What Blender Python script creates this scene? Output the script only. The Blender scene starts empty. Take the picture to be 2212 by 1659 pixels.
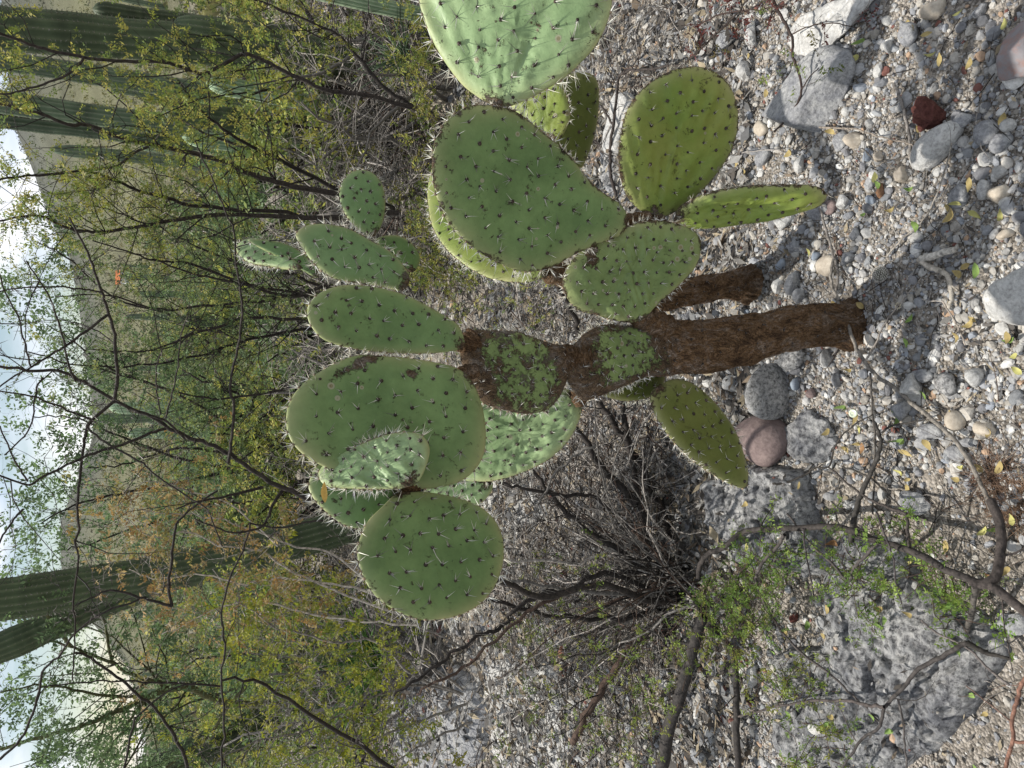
import bpy, math, random
import numpy as np
from mathutils import Vector, Matrix, noise as mnoise
random.seed(7); RNG = np.random.default_rng(7)
R = math.radians
sc = bpy.context.scene; COL = sc.collection
# ------------------------------------------------------------------ camera (phone held sideways: the roll is 90 degrees)
PITCH = math.atan((1106-310)/1662.0); CS, SN = math.cos(PITCH), math.sin(PITCH); CH = 1.5
cam_d = bpy.data.cameras.new('camera'); cam = bpy.data.objects.new('camera', cam_d); COL.objects.link(cam); sc.camera = cam
cam_d.lens = 26.0; cam_d.sensor_width = 34.6; cam_d.sensor_fit = 'HORIZONTAL'; cam_d.clip_start = 0.05; cam_d.clip_end = 3000
cam.matrix_world = Matrix(((0, 1, 0, 0), (-SN, 0, -CS, 0), (-CS, 0, SN, CH), (0, 0, 0, 1)))
# ------------------------------------------------------------------ light
SUN = Vector((-0.30, 0.34, 0.89)).normalized()
w = bpy.data.worlds.new('World'); sc.world = w; w.use_nodes = True
nt = w.node_tree; nt.nodes.clear(); N = nt.nodes.new; L = nt.links.new
out = N('ShaderNodeOutputWorld'); bg = N('ShaderNodeBackground'); L(bg.outputs[0], out.inputs[0])
sky = N('ShaderNodeTexSky'); sky.sky_type = 'NISHITA'; sky.sun_disc = False
sky.sun_elevation = math.asin(SUN.z); sky.sun_rotation = math.atan2(SUN.x, SUN.y)
sky.air_density = 1.0; sky.dust_density = 0.6
gm = N('ShaderNodeMix'); gm.data_type = 'RGBA'; gm.blend_type = 'MULTIPLY'; gm.inputs[0].default_value = 1; L(sky.outputs[0], gm.inputs[6]); gm.inputs[7].default_value = (1.6, 1.5, 1.35, 1)
tc = N('ShaderNodeTexCoord'); mp = N('ShaderNodeMapping'); mp.inputs['Scale'].default_value = (1, 1, 2.6); mp.inputs['Location'].default_value = (0.25, 0.1, 0.0)
L(tc.outputs['Generated'], mp.inputs[0])
no = N('ShaderNodeTexNoise'); no.inputs['Scale'].default_value = 2.6; no.inputs['Detail'].default_value = 7; no.inputs['Roughness'].default_value = .55; no.inputs['Distortion'].default_value = .25
L(mp.outputs[0], no.inputs[0])
rp = N('ShaderNodeValToRGB'); rp.color_ramp.elements[0].position = .42; rp.color_ramp.elements[1].position = .55; L(no.outputs[0], rp.inputs[0])
no2 = N('ShaderNodeTexNoise'); no2.inputs['Scale'].default_value = 5; no2.inputs['Detail'].default_value = 5; L(mp.outputs[0], no2.inputs[0])
rc = N('ShaderNodeValToRGB'); rc.color_ramp.elements[0].position = .3; rc.color_ramp.elements[0].color = (9.5, 11.0, 13.5, 1); rc.color_ramp.elements[1].position = .6; rc.color_ramp.elements[1].color = (16.5, 16.5, 16.5, 1); L(no2.outputs[0], rc.inputs[0])
mx = N('ShaderNodeMix'); mx.data_type = 'RGBA'; L(rp.outputs[0], mx.inputs[0]); L(gm.outputs[2], mx.inputs[6]); L(rc.outputs[0], mx.inputs[7])
L(mx.outputs[2], bg.inputs[0]); bg.inputs[1].default_value = 0.062
sd = bpy.data.lights.new('sun', 'SUN'); sd.energy = 5.0; sd.angle = R(0.6); sd.color = (1, .955, .88)
so = bpy.data.objects.new('sun', sd); COL.objects.link(so); so.rotation_euler = SUN.to_track_quat('Z', 'Y').to_euler()
sc.view_settings.view_transform = 'Standard'; sc.view_settings.look = 'None'; sc.view_settings.exposure = 0.34; sc.view_settings.gamma = 1
sc.view_settings.use_curve_mapping = False
sc.render.engine = 'CYCLES'; sc.cycles.max_bounces = 6; sc.cycles.transparent_max_bounces = 6
# ------------------------------------------------------------------ measuring: a pixel of the 2212 px wide print -> a point of the place
def ray(x, y):
    u = (x-1106)/1662.0; v = (829.5-y)/1662.0
    return np.array((v, CS-u*SN, -SN-u*CS))
def at(x, y, Y):
    r = ray(x, y); t = Y/r[1]; return np.array((0, 0, CH))+r*t
def G(x, y, z=0.0):
    r = ray(x, y); t = (z-CH)/r[2]; return np.array((0, 0, CH))+r*t
def pxm(P):                                       # metres covered by one print pixel at a point
    d = P-np.array((0, 0, CH)); return float(d[1]*CS-d[2]*SN)/1662.0
# ------------------------------------------------------------------ noise (vectorised value noise)
def _h(ix, iy, s):
    n = (ix*374761393+iy*668265263+s*1442695041) & 0x7fffffff
    n = ((n ^ (n >> 13))*1274126177) & 0x7fffffff
    return ((n ^ (n >> 16)) & 0xffff)/65535.0
def vn(x, y, s=0):
    x = np.asarray(x, float); y = np.asarray(y, float)
    ix = np.floor(x).astype(np.int64); iy = np.floor(y).astype(np.int64); fx = x-ix; fy = y-iy
    fx = fx*fx*(3-2*fx); fy = fy*fy*(3-2*fy)
    return (_h(ix, iy, s)*(1-fx)+_h(ix+1, iy, s)*fx)*(1-fy)+(_h(ix, iy+1, s)*(1-fx)+_h(ix+1, iy+1, s)*fx)*fy
def fbm(x, y, s=0, o=4):
    a = 0; k = .5; f = 1.0
    for i in range(o): a = a+k*(vn(x*f, y*f, s+i*17)-.5); k *= .5; f *= 2.03
    return a
# ------------------------------------------------------------------ terrain height
SKYL = [(-900, 20), (0, 10), (250, 20), (340, 55), (480, 110), (560, 150), (700, 168), (850, 192), (950, 195), (1060, 155), (1130, 130), (1250, 138), (1330, 190), (1450, 285), (1600, 318), (2300, 300)]
_az, _te = [], []
for yy, xx in SKYL:
    r_ = ray(xx, yy); _az.append(math.atan2(r_[0], r_[1])); _te.append(r_[2]/math.hypot(r_[0], r_[1]))
_o = np.argsort(_az); _az = np.array(_az)[_o]; _te = np.array(_te)[_o]
def ss(a, b, x):
    t = np.clip((x-a)/(b-a), 0, 1); return t*t*(3-2*t)
def H(x, y):
    x = np.asarray(x, float); y = np.asarray(y, float)
    r = np.hypot(x, y); az = np.arctan2(x, y)
    te = np.interp(az, _az, _te)
    near = fbm(x*1.1+3, y*1.1, 5, 3)*.05+fbm(x*6, y*6, 9, 3)*.014
    near = near-.03*np.exp(-((x+.05)**2+(y-1.4)**2)/.3)*0
    mid = fbm(x*.25, y*.25, 21, 4)*np.clip((r-4)*.08, 0, .8)
    s = ss(14, 230, r)**.85
    far = (te*np.minimum(r, 260)+1.2*s)*s+fbm(x*.02, y*.02, 40, 5)*7*ss(40, 200, r)*(1-ss(200, 250, r)*.6)
    return near*(1-ss(5, 12, r)*.5)+mid+far-ss(260, 600, r)*20
def Hs(x, y): return float(H(np.array([x]), np.array([y]))[0])
def GP(x, y, z=0.0):                              # ground point under a print pixel, on the uneven ground
    p = G(x, y, z)
    for _ in range(3): p = G(x, y, z+Hs(p[0], p[1]))
    return p
# ------------------------------------------------------------------ mesh builder
class MB:
    def __init__(s): s.v = []; s.f = []; s.c = []; s.m = []; s.n = 0; s.sm = []
    def add(s, V, F, c=(1, 1, 1), m=0, smooth=False):
        V = np.asarray(V, float).reshape(-1, 3); F = np.asarray(F, np.int64).reshape(-1, 3)
        s.v.append(V); s.f.append(F+s.n); s.n += len(V)
        c = np.asarray(c, float)
        if c.ndim == 1: c = np.tile(c, (len(V), 1))
        s.c.append(c); s.m.append(np.full(len(F), m)); s.sm.append(np.full(len(F), smooth))
    def build(s, name, mats, parent=None, loc=None, **tags):
        if not isinstance(mats, (list, tuple)): mats = [mats]
        V = np.concatenate(s.v); F = np.concatenate(s.f); C = np.concatenate(s.c); M = np.concatenate(s.m); S = np.concatenate(s.sm)
        if parent is not None:
            off = np.array(WLOC.get(parent.name, (0, 0, 0)))
        else:
            off = np.array(loc if loc is not None else (0, 0, 0))
        me = mesh_from(name, V-off, F, C, M, S)
        for m in mats: me.materials.append(m)
        o = bpy.data.objects.new(name, me); COL.objects.link(o)
        if parent is not None: o.parent = parent; WLOC[o.name] = tuple(off)
        else: o.location = tuple(off); WLOC[o.name] = tuple(off)
        for k, v in tags.items(): o[k] = v
        return o
WLOC = {}
def mesh_from(name, V, F, C=None, M=None, S=None):
    me = bpy.data.meshes.new(name); nv, nf = len(V), len(F)
    me.vertices.add(nv); me.vertices.foreach_set('co', V.astype(np.float32).ravel())
    me.loops.add(nf*3); me.loops.foreach_set('vertex_index', F.astype(np.int32).ravel())
    me.polygons.add(nf); me.polygons.foreach_set('loop_start', np.arange(0, nf*3, 3, dtype=np.int32))
    if S is not None: me.polygons.foreach_set('use_smooth', S.astype(bool))
    if M is not None: me.polygons.foreach_set('material_index', M.astype(np.int32))
    me.update(calc_edges=True)
    if C is not None:
        a = me.attributes.new('Col', 'FLOAT_COLOR', 'POINT'); c4 = np.ones((nv, 4), np.float32); c4[:, :3] = C; a.data.foreach_set('color', c4.ravel())
    return me
def empty(name, loc, **tags):
    o = bpy.data.objects.new(name, None); COL.objects.link(o); o.location = tuple(float(q) for q in loc); o.empty_display_size = .05
    WLOC[o.name] = tuple(float(q) for q in loc)
    for k, v in tags.items(): o[k] = v
    return o
def catmull(P, n):
    P = np.asarray(P, float)
    if len(P) < 3: t = np.linspace(0, 1, n)[:, None]; return P[0]*(1-t)+P[-1]*t
    Q = np.vstack([2*P[0]-P[1], P, 2*P[-1]-P[-2]]); k = len(P)-1
    t = np.linspace(0, k-1e-6, n); i = t.astype(int); f = (t-i)[:, None]
    a, b, c, d = Q[i], Q[i+1], Q[i+2], Q[i+3]
    return .5*((2*b)+(c-a)*f+(2*a-5*b+4*c-d)*f**2+(3*b-a-3*c+d)*f**3)
def tube(mb, P, r, sides=5, c=(1, 1, 1), m=0, cap=True):
    P = np.asarray(P, float); n = len(P); r = np.broadcast_to(np.asarray(r, float), (n,))
    T = np.gradient(P, axis=0); T /= (np.linalg.norm(T, axis=1, keepdims=True)+1e-12)
    ref = np.array((0.31, 0.53, 0.79)) if abs(T[:, 2]).mean() < .8 else np.array((1., .2, 0))
    A = np.cross(T, ref); A /= (np.linalg.norm(A, axis=1, keepdims=True)+1e-12); B = np.cross(T, A)
    th = np.arange(sides)*2*math.pi/sides
    V = P[:, None]+(A[:, None]*np.cos(th)[None, :, None]+B[:, None]*np.sin(th)[None, :, None])*r[:, None, None]
    V = V.reshape(-1, 3)
    i = np.arange(n-1)[:, None]*sides; j = np.arange(sides)[None]; j2 = (j+1) % sides
    a = (i+j).ravel(); b = (i+j2).ravel(); c_ = (i+sides+j2).ravel(); d = (i+sides+j).ravel()
    F = np.vstack([np.stack([a, b, c_], 1), np.stack([a, c_, d], 1)])
    if cap:
        V = np.vstack([V, P[-1]+T[-1]*r[-1]*.6]); k = n*sides; e = (n-1)*sides
        F = np.vstack([F, np.stack([e+np.arange(sides), e+(np.arange(sides)+1) % sides, np.full(sides, k)], 1)])
    mb.add(V, F, c, m, True)
def cones(mb, P, D, L, r, c, m=0):                # many thin spines
    P = np.asarray(P); D = np.asarray(D); n = len(P)
    if n == 0: return
    D = D/(np.linalg.norm(D, axis=1, keepdims=True)+1e-9); A = np.cross(D, np.array((.3, .5, .8))); A /= (np.linalg.norm(A, axis=1, keepdims=True)+1e-9); B = np.cross(D, A)
    L = np.broadcast_to(L, (n,))[:, None]; r = np.broadcast_to(r, (n,))[:, None]
    V = np.stack([P+A*r, P+(-.5*A+.87*B)*r, P+(-.5*A-.87*B)*r, P+D*L], 1).reshape(-1, 3)
    k = np.arange(n)[:, None]*4
    F = np.stack([k+np.array((0, 1, 3)), k+np.array((1, 2, 3)), k+np.array((2, 0, 3))], 1).reshape(-1, 3)
    c = np.asarray(c)
    if c.ndim == 2: c = np.repeat(c, 4, 0)
    mb.add(V, F, c, m)
# ------------------------------------------------------------------ icospheres and stones
def ico(sub):
    import bmesh
    bm = bmesh.new(); bmesh.ops.create_icosphere(bm, subdivisions=sub, radius=1)
    V = np.array([v.co[:] for v in bm.verts]); F = np.array([[v.index for v in f.verts] for f in bm.faces]); bm.free(); return V, F
ICO = {k: ico(k) for k in (1, 2, 3, 5)}
def rand_rot(n, rng, flat=.35):
    th = rng.uniform(0, 2*math.pi, n); tx = rng.normal(0, flat, n); ty = rng.normal(0, flat, n)
    c, s = np.cos(th), np.sin(th); Z = np.zeros(n); O = np.ones(n)
    Rz = np.stack([c, -s, Z, s, c, Z, Z, Z, O], 1).reshape(n, 3, 3)
    c, s = np.cos(tx), np.sin(tx); Rx = np.stack([O, Z, Z, Z, c, -s, Z, s, c], 1).reshape(n, 3, 3)
    c, s = np.cos(ty), np.sin(ty); Ry = np.stack([c, Z, s, Z, O, Z, -s, Z, c], 1).reshape(n, 3, 3)
    return Ry@Rx@Rz
OCT = (np.array(((1,0,0),(0,1,0),(-1,0,0),(0,-1,0),(0,0,1),(0,0,-1)),float), np.array(((0,1,4),(1,2,4),(2,3,4),(3,0,4),(1,0,5),(2,1,5),(3,2,5),(0,3,5))))
def stone_shapes(n, sub, rng, K=9, soft=10.0, lo=.62):
    D, F = OCT if sub == 0 else ICO[sub]
    nor = rng.normal(size=(n, K, 3)); nor /= np.linalg.norm(nor, axis=2, keepdims=True); dk = rng.uniform(lo, 1.0, (n, K))
    dot = np.einsum('vc,nkc->nvk', D, nor); q = np.maximum(dot, 0.02)/dk[:, None, :]
    q = (np.sum(q**soft, 2)+1.0)**(-1/soft)       # soft minimum of plane distances and the unit sphere
    return D[None]*q[:, :, None], F
STONE_COLS = np.array([(.50, .49, .47), (.40, .40, .40), (.31, .32, .33), (.60, .59, .56), (.46, .43, .38), (.36, .37, .39), (.54, .51, .46), (.24, .24, .25), (.66, .65, .62)])*.84
def stone_color(n, rng):
    c = STONE_COLS[rng.integers(0, len(STONE_COLS), n)]*rng.uniform(.6, 1.05, (n, 1))
    k = rng.random(n)
    c[k < .018] = np.array((.17, .075, .06))*rng.uniform(.8, 1.2); c[(k > .018) & (k < .045)] = np.array((.36, .25, .17)); c[(k > .045) & (k < .06)] = np.array((.25, .27, .30))
    return np.clip(c, 0, .8)
# ------------------------------------------------------------------ materials
def mat(name, base=None, rough=.8, attr=None, nsc=30., nvar=.35, bump=.3, bsc=None, bdist=.002, spec=.3, transl=0., dark=None, detail=6):
    m = bpy.data.materials.new(name); m.use_nodes = True; t = m.node_tree; t.nodes.clear(); N = t.nodes.new; L = t.links.new
    o = N('ShaderNodeOutputMaterial'); b = N('ShaderNodeBsdfPrincipled'); b.inputs['Roughness'].default_value = rough; b.inputs['Specular IOR Level'].default_value = spec
    tc = N('ShaderNodeTexCoord')
    nz = N('ShaderNodeTexNoise'); nz.inputs['Scale'].default_value = nsc; nz.inputs['Detail'].default_value = detail; nz.inputs['Roughness'].default_value = .65; L(tc.outputs['Object'], nz.inputs[0])
    rp = N('ShaderNodeMapRange'); rp.inputs[1].default_value = .3; rp.inputs[2].default_value = .7; rp.inputs[3].default_value = 1-nvar; rp.inputs[4].default_value = 1+nvar*.6; L(nz.outputs[0], rp.inputs[0])
    mul = N('ShaderNodeVectorMath'); mul.operation = 'SCALE'
    if attr:
        a = N('ShaderNodeAttribute'); a.attribute_name = attr
        src = a.outputs['Color']
        if base is not None:
            mm = N('ShaderNodeVectorMath'); mm.operation = 'MULTIPLY'; L(src, mm.inputs[0]); mm.inputs[1].default_value = base; src = mm.outputs[0]
        L(src, mul.inputs[0])
    else: mul.inputs[0].default_value = base
    L(rp.outputs[0], mul.inputs['Scale']); col = mul.outputs[0]
    L(col, b.inputs['Base Color'])
    if bump > 0:
        n2 = N('ShaderNodeTexNoise'); n2.inputs['Scale'].default_value = bsc or nsc*2; n2.inputs['Detail'].default_value = detail; L(tc.outputs['Object'], n2.inputs[0])
        bp = N('ShaderNodeBump'); bp.inputs['Strength'].default_value = bump; bp.inputs['Distance'].default_value = bdist; L(n2.outputs[0], bp.inputs['Height']); L(bp.outputs[0], b.inputs['Normal'])
    if transl > 0:
        tr = N('ShaderNodeBsdfTranslucent'); L(col, tr.inputs[0]); mxs = N('ShaderNodeMixShader'); mxs.inputs[0].default_value = transl; L(b.outputs[0], mxs.inputs[1]); L(tr.outputs[0], mxs.inputs[2]); L(mxs.outputs[0], o.inputs[0])
    else: L(b.outputs[0], o.inputs[0])
    return m
M_PEB = mat('pebble_stone', attr='Col', nsc=160, nvar=.28, bump=.5, bsc=400, bdist=.0008, rough=.85)
M_LEAF = mat('leaflet', attr='Col', nsc=8, nvar=.25, bump=0, transl=.4, rough=.6)
M_TWIG = mat('twig_bark', attr='Col', nsc=90, nvar=.75, bump=.9, bsc=220, bdist=.002, rough=.85)
M_SPINE = mat('spine', attr='Col', nsc=50, nvar=.1, bump=0, rough=.5)
M_DIRT = mat('dry_soil', base=(.30, .27, .235), nsc=14, nvar=.4, bump=.9, bsc=120, bdist=.006, rough=.95, detail=10)
M_LITTER = mat('litter', attr='Col', nsc=60, nvar=.3, bump=0, rough=.8, transl=.15)
def mat_rock(name, c1, c2, dark, darkamt=.5, sc1=9, pit=.8, bump=.9, bd=.01):
    m = bpy.data.materials.new(name); m.use_nodes = True; t = m.node_tree; N = t.nodes.new; L = t.links.new; b = t.nodes['Principled BSDF']
    b.inputs['Roughness'].default_value = .92; b.inputs['Specular IOR Level'].default_value = .2
    tc = N('ShaderNodeTexCoord'); n1 = N('ShaderNodeTexNoise'); n1.inputs['Scale'].default_value = sc1; n1.inputs['Detail'].default_value = 10; n1.inputs['Roughness'].default_value = .7; L(tc.outputs['Object'], n1.inputs[0])
    r1 = N('ShaderNodeValToRGB'); r1.color_ramp.elements[0].color = (*c1, 1); r1.color_ramp.elements[0].position = .38; r1.color_ramp.elements[1].color = (*c2, 1); r1.color_ramp.elements[1].position = .62; L(n1.outputs[0], r1.inputs[0])
    n2 = N('ShaderNodeTexNoise'); n2.inputs['Scale'].default_value = sc1*7; n2.inputs['Detail'].default_value = 8; n2.inputs['Roughness'].default_value = .75; L(tc.outputs['Object'], n2.inputs[0])
    r2 = N('ShaderNodeValToRGB'); r2.color_ramp.elements[0].position = .36; r2.color_ramp.elements[0].color = (darkamt,)*3+(1,); r2.color_ramp.elements[1].position = .56; r2.color_ramp.elements[1].color = (0, 0, 0, 1); L(n2.outputs[0], r2.inputs[0])
    mx = N('ShaderNodeMix'); mx.data_type = 'RGBA'; L(r2.outputs[0], mx.inputs[0]); L(r1.outputs[0], mx.inputs[6]); mx.inputs[7].default_value = (*dark, 1); L(mx.outputs[2], b.inputs['Base Color'])
    vo = N('ShaderNodeTexVoronoi'); vo.inputs['Scale'].default_value = sc1*5; L(tc.outputs['Object'], vo.inputs[0])
    ad = N('ShaderNodeMath'); ad.operation = 'MULTIPLY_ADD'; L(vo.outputs[0], ad.inputs[0]); ad.inputs[1].default_value = pit; L(n2.outputs[0], ad.inputs[2])
    bp = N('ShaderNodeBump'); bp.inputs['Strength'].default_value = bump; bp.inputs['Distance'].default_value = bd; L(ad.outputs[0], bp.inputs['Height']); L(bp.outputs[0], b.inputs['Normal'])
    return m
M_BED = mat_rock('pitted_limestone', (.20, .205, .22), (.50, .495, .48), (.035, .035, .04), .95, 10, .8, 1, .016)
M_GREY = mat_rock('grey_limestone', (.24, .245, .26), (.40, .40, .39), (.09, .09, .10), .7, 16, .5, .9, .006)
M_WHITE = mat_rock('white_limestone', (.40, .40, .39), (.61, .60, .57), (.15, .14, .13), .6, 16, .4, .9, .006)
M_BOULD = mat_rock('lichened_boulder', (.26, .26, .26), (.44, .43, .41), (.04, .04, .04), .95, 16, .3, .8, .005)
M_BROWN = mat_rock('reddish_brown_stone', (.16, .12, .115), (.24, .185, .17), (.07, .05, .05), .5, 18, .3, .6, .003)
M_RED = mat_rock('dark_red_lava', (.105, .04, .034), (.17, .07, .055), (.04, .012, .01), .6, 22, .6, 1, .006)
M_BLUE = mat_rock('blue_grey_stone', (.2, .235, .28), (.27, .30, .34), (.15, .17, .2), .3, 22, .1, .3, .002)
M_TAN = mat_rock('tan_stone', (.36, .31, .25), (.5, .45, .37), (.2, .16, .12), .4, 16, .2, .5, .003)
M_RUST = mat_rock('slate_with_rust_bands', (.19, .18, .19), (.25, .235, .235), (.30, .11, .05), .45, 7, .1, .4, .003)

def bark_nodes(t, tc):
    """flaky cork: brown and grey flakes with dark cracks; returns colour and height sockets"""
    N = t.nodes.new; L = t.links.new
    mp = N('ShaderNodeMapping'); mp.inputs['Scale'].default_value = (1, 1, .5); L(tc.outputs['Object'], mp.inputs[0])
    def noise(s, d=8, ro=.75, dis=.6):
        n = N('ShaderNodeTexNoise'); n.inputs['Scale'].default_value = s; n.inputs['Detail'].default_value = d; n.inputs['Roughness'].default_value = ro; n.inputs['Distortion'].default_value = dis; L(mp.outputs[0], n.inputs[0]); return n
    r1 = N('ShaderNodeValToRGB'); e = r1.color_ramp.elements; e[0].position = .38; e[0].color = (.028, .019, .013, 1); e[1].position = .64; e[1].color = (.27, .24, .205, 1)
    for p, c in ((.45, (.085, .056, .036)), (.50, (.165, .108, .058)), (.53, (.12, .09, .07)), (.57, (.21, .175, .145))): k = e.new(p); k.color = (*c, 1)
    L(noise(26, 14, .88).outputs[0], r1.inputs[0])
    n3 = noise(30, 4); ad = N('ShaderNodeMix'); ad.data_type = 'RGBA'; ad.inputs[0].default_value = .12; L(mp.outputs[0], ad.inputs[6]); L(n3.outputs['Color'], ad.inputs[7])
    v = N('ShaderNodeTexVoronoi'); v.feature = 'DISTANCE_TO_EDGE'; v.inputs['Scale'].default_value = 62; L(ad.outputs[2], v.inputs[0])
    cr = N('ShaderNodeMapRange'); cr.inputs[1].default_value = 0; cr.inputs[2].default_value = .13; cr.inputs[3].default_value = .45; cr.inputs[4].default_value = 1; L(v.outputs[0], cr.inputs[0])
    sc_ = N('ShaderNodeVectorMath'); sc_.operation = 'SCALE'; L(r1.outputs[0], sc_.inputs[0]); L(cr.outputs[0], sc_.inputs['Scale'])
    h = N('ShaderNodeMath'); h.operation = 'MULTIPLY_ADD'; L(cr.outputs[0], h.inputs[0]); h.inputs[1].default_value = .45; L(noise(60, 10, .8).outputs[0], h.inputs[2])
    return sc_.outputs[0], h.outputs[0]
def mat_pad(name, g1, g2, yellow=.0, scab=.35, wrink=.0, rough=.5, browncol=(.17, .10, .055)):
    # Col.r = woody bark, Col.g = closeness to the rim
    m = bpy.data.materials.new(name); m.use_nodes = True; t = m.node_tree; N = t.nodes.new; L = t.links.new; b = t.nodes['Principled BSDF']
    b.inputs['Roughness'].default_value = rough; b.inputs['Specular IOR Level'].default_value = .3
    tc = N('ShaderNodeTexCoord'); at_ = N('ShaderNodeAttribute'); at_.attribute_name = 'Col'; sp = N('ShaderNodeSeparateColor'); L(at_.outputs['Color'], sp.inputs[0])
    def noise(s, d=5, ro=.6):
        n = N('ShaderNodeTexNoise'); n.inputs['Scale'].default_value = s; n.inputs['Detail'].default_value = d; n.inputs['Roughness'].default_value = ro; L(tc.outputs['Object'], n.inputs[0]); return n.outputs[0]
    def ramp(src, p0, c0, p1, c1):
        r = N('ShaderNodeValToRGB'); r.color_ramp.elements[0].position = p0; r.color_ramp.elements[0].color = c0; r.color_ramp.elements[1].position = p1; r.color_ramp.elements[1].color = c1; L(src, r.inputs[0]); return r.outputs[0]
    def mix(f, a, c):
        x = N('ShaderNodeMix'); x.data_type = 'RGBA'
        for s, k in ((f, 0), (a, 6), (c, 7)):
            if isinstance(s, tuple): x.inputs[k].default_value = s
            elif isinstance(s, float): x.inputs[k].default_value = s
            else: L(s, x.inputs[k])
        return x.outputs[2]
    def math_(op, a, c=0., d=0.):
        x = N('ShaderNodeMath'); x.operation = op
        for k, s in enumerate((a, c, d)):
            if isinstance(s, float): x.inputs[k].default_value = s
            else: L(s, x.inputs[k])
        return x.outputs[0]
    green = ramp(noise(11, 6), .36, (*g1, 1), .64, (*g2, 1))
    fine = ramp(noise(70, 6, .7), .3, (.86, .86, .86, 1), .7, (1.08, 1.08, 1.08, 1))
    mm = N('ShaderNodeMix'); mm.data_type = 'RGBA'; mm.blend_type = 'MULTIPLY'; mm.inputs[0].default_value = 1; L(green, mm.inputs[6]); L(fine, mm.inputs[7]); green = mm.outputs[2]
    if yellow > 0:
        yf = math_('MULTIPLY', ramp(noise(7, 5), .42, (0, 0, 0, 1), .66, (1, 1, 1, 1)), yellow); green = mix(yf, green, (.22, .2, .045, 1))
    # yellowish rim, with the bright lit edge painted into its colour
    rimf = math_('POWER', sp.outputs[1], 9.); rimf = math_('MULTIPLY', rimf, math_('MULTIPLY_ADD', noise(14, 3), 1.6, -.2)); rc = N('ShaderNodeClamp'); L(rimf, rc.inputs[0])
    green = mix(rc.outputs[0], green, (.38, .37, .18, 1))
    # corky scabs: scattered round spots
    v = N('ShaderNodeTexVoronoi'); v.inputs['Scale'].default_value = 48; L(tc.outputs['Object'], v.inputs[0])
    vs = N('ShaderNodeSeparateColor'); L(v.outputs['Color'], vs.inputs[0])
    thr = math_('MULTIPLY', math_('POWER', vs.outputs[0], 2.5), .30)
    spot = math_('LESS_THAN', v.outputs['Distance'], thr); ring = math_('GREATER_THAN', v.outputs['Distance'], math_('MULTIPLY', thr, .55))
    sel = math_('LESS_THAN', vs.outputs[1], float(scab)); spot = math_('MULTIPLY', spot, sel)
    spotc = mix(ring, (.22, .17, .10, 1), (.30, .29, .20, 1)); green = mix(math_('MULTIPLY', spot, .8), green, spotc)
    # bark
    bf = math_('ADD', sp.outputs[0], math_('MULTIPLY_ADD', noise(38, 10, .85), 4.2, -2.1)); bf = ramp(bf, .40, (0, 0, 0, 1), .56, (1, 1, 1, 1))
    barkc, barkh = bark_nodes(t, tc)
    colr = mix(bf, green, barkc); L(colr, b.inputs['Base Color'])
    rr = math_('MULTIPLY_ADD', bf, .4, rough); L(rr, b.inputs['Roughness'])
    h = math_('MULTIPLY', math_('MULTIPLY', barkh, bf), 1.2); h = math_('ADD', h, math_('MULTIPLY', noise(26, 5), .5 if wrink else .28)); h = math_('ADD', h, math_('MULTIPLY', spot, .12))
    bp = N('ShaderNodeBump'); bp.inputs['Strength'].default_value = .8; bp.inputs['Distance'].default_value = .006; L(h, bp.inputs['Height']); L(bp.outputs[0], b.inputs['Normal'])
    return m
PM = {'a': mat_pad('pad_green', (.105, .18, .062), (.165, .26, .095), scab=.38),
      'b': mat_pad('pad_blue_green', (.13, .22, .09), (.19, .30, .13), scab=.2),
      'c': mat_pad('pad_yellow_green', (.145, .215, .035), (.225, .295, .06), yellow=.45, scab=.3),
      'd': mat_pad('pad_old_scarred', (.13, .19, .065), (.20, .27, .095), scab=.85, wrink=1),
      'e': mat_pad('pad_pale_wrinkled', (.19, .285, .13), (.28, .385, .19), scab=.35, wrink=1),
      'f': mat_pad('pad_olive', (.09, .12, .022), (.125, .155, .035), yellow=.2, scab=.12)}
def mat_bark(name='cork_bark'):
    m = bpy.data.materials.new(name); m.use_nodes = True; t = m.node_tree; N = t.nodes.new; L = t.links.new; b = t.nodes['Principled BSDF']; b.inputs['Roughness'].default_value = .9; b.inputs['Specular IOR Level'].default_value = .15
    tc = N('ShaderNodeTexCoord'); c, h = bark_nodes(t, tc)
    at_ = N('ShaderNodeAttribute'); at_.attribute_name = 'Col'; mm = N('ShaderNodeMix'); mm.data_type = 'RGBA'; mm.blend_type = 'MULTIPLY'; mm.inputs[0].default_value = 1
    L(c, mm.inputs[6]); L(at_.outputs['Color'], mm.inputs[7]); L(mm.outputs[2], b.inputs['Base Color'])
    bp = N('ShaderNodeBump'); bp.inputs['Strength'].default_value = 1; bp.inputs['Distance'].default_value = .012; L(h, bp.inputs['Height']); L(bp.outputs[0], b.inputs['Normal'])
    return m
M_BARK = mat_bark()

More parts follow.
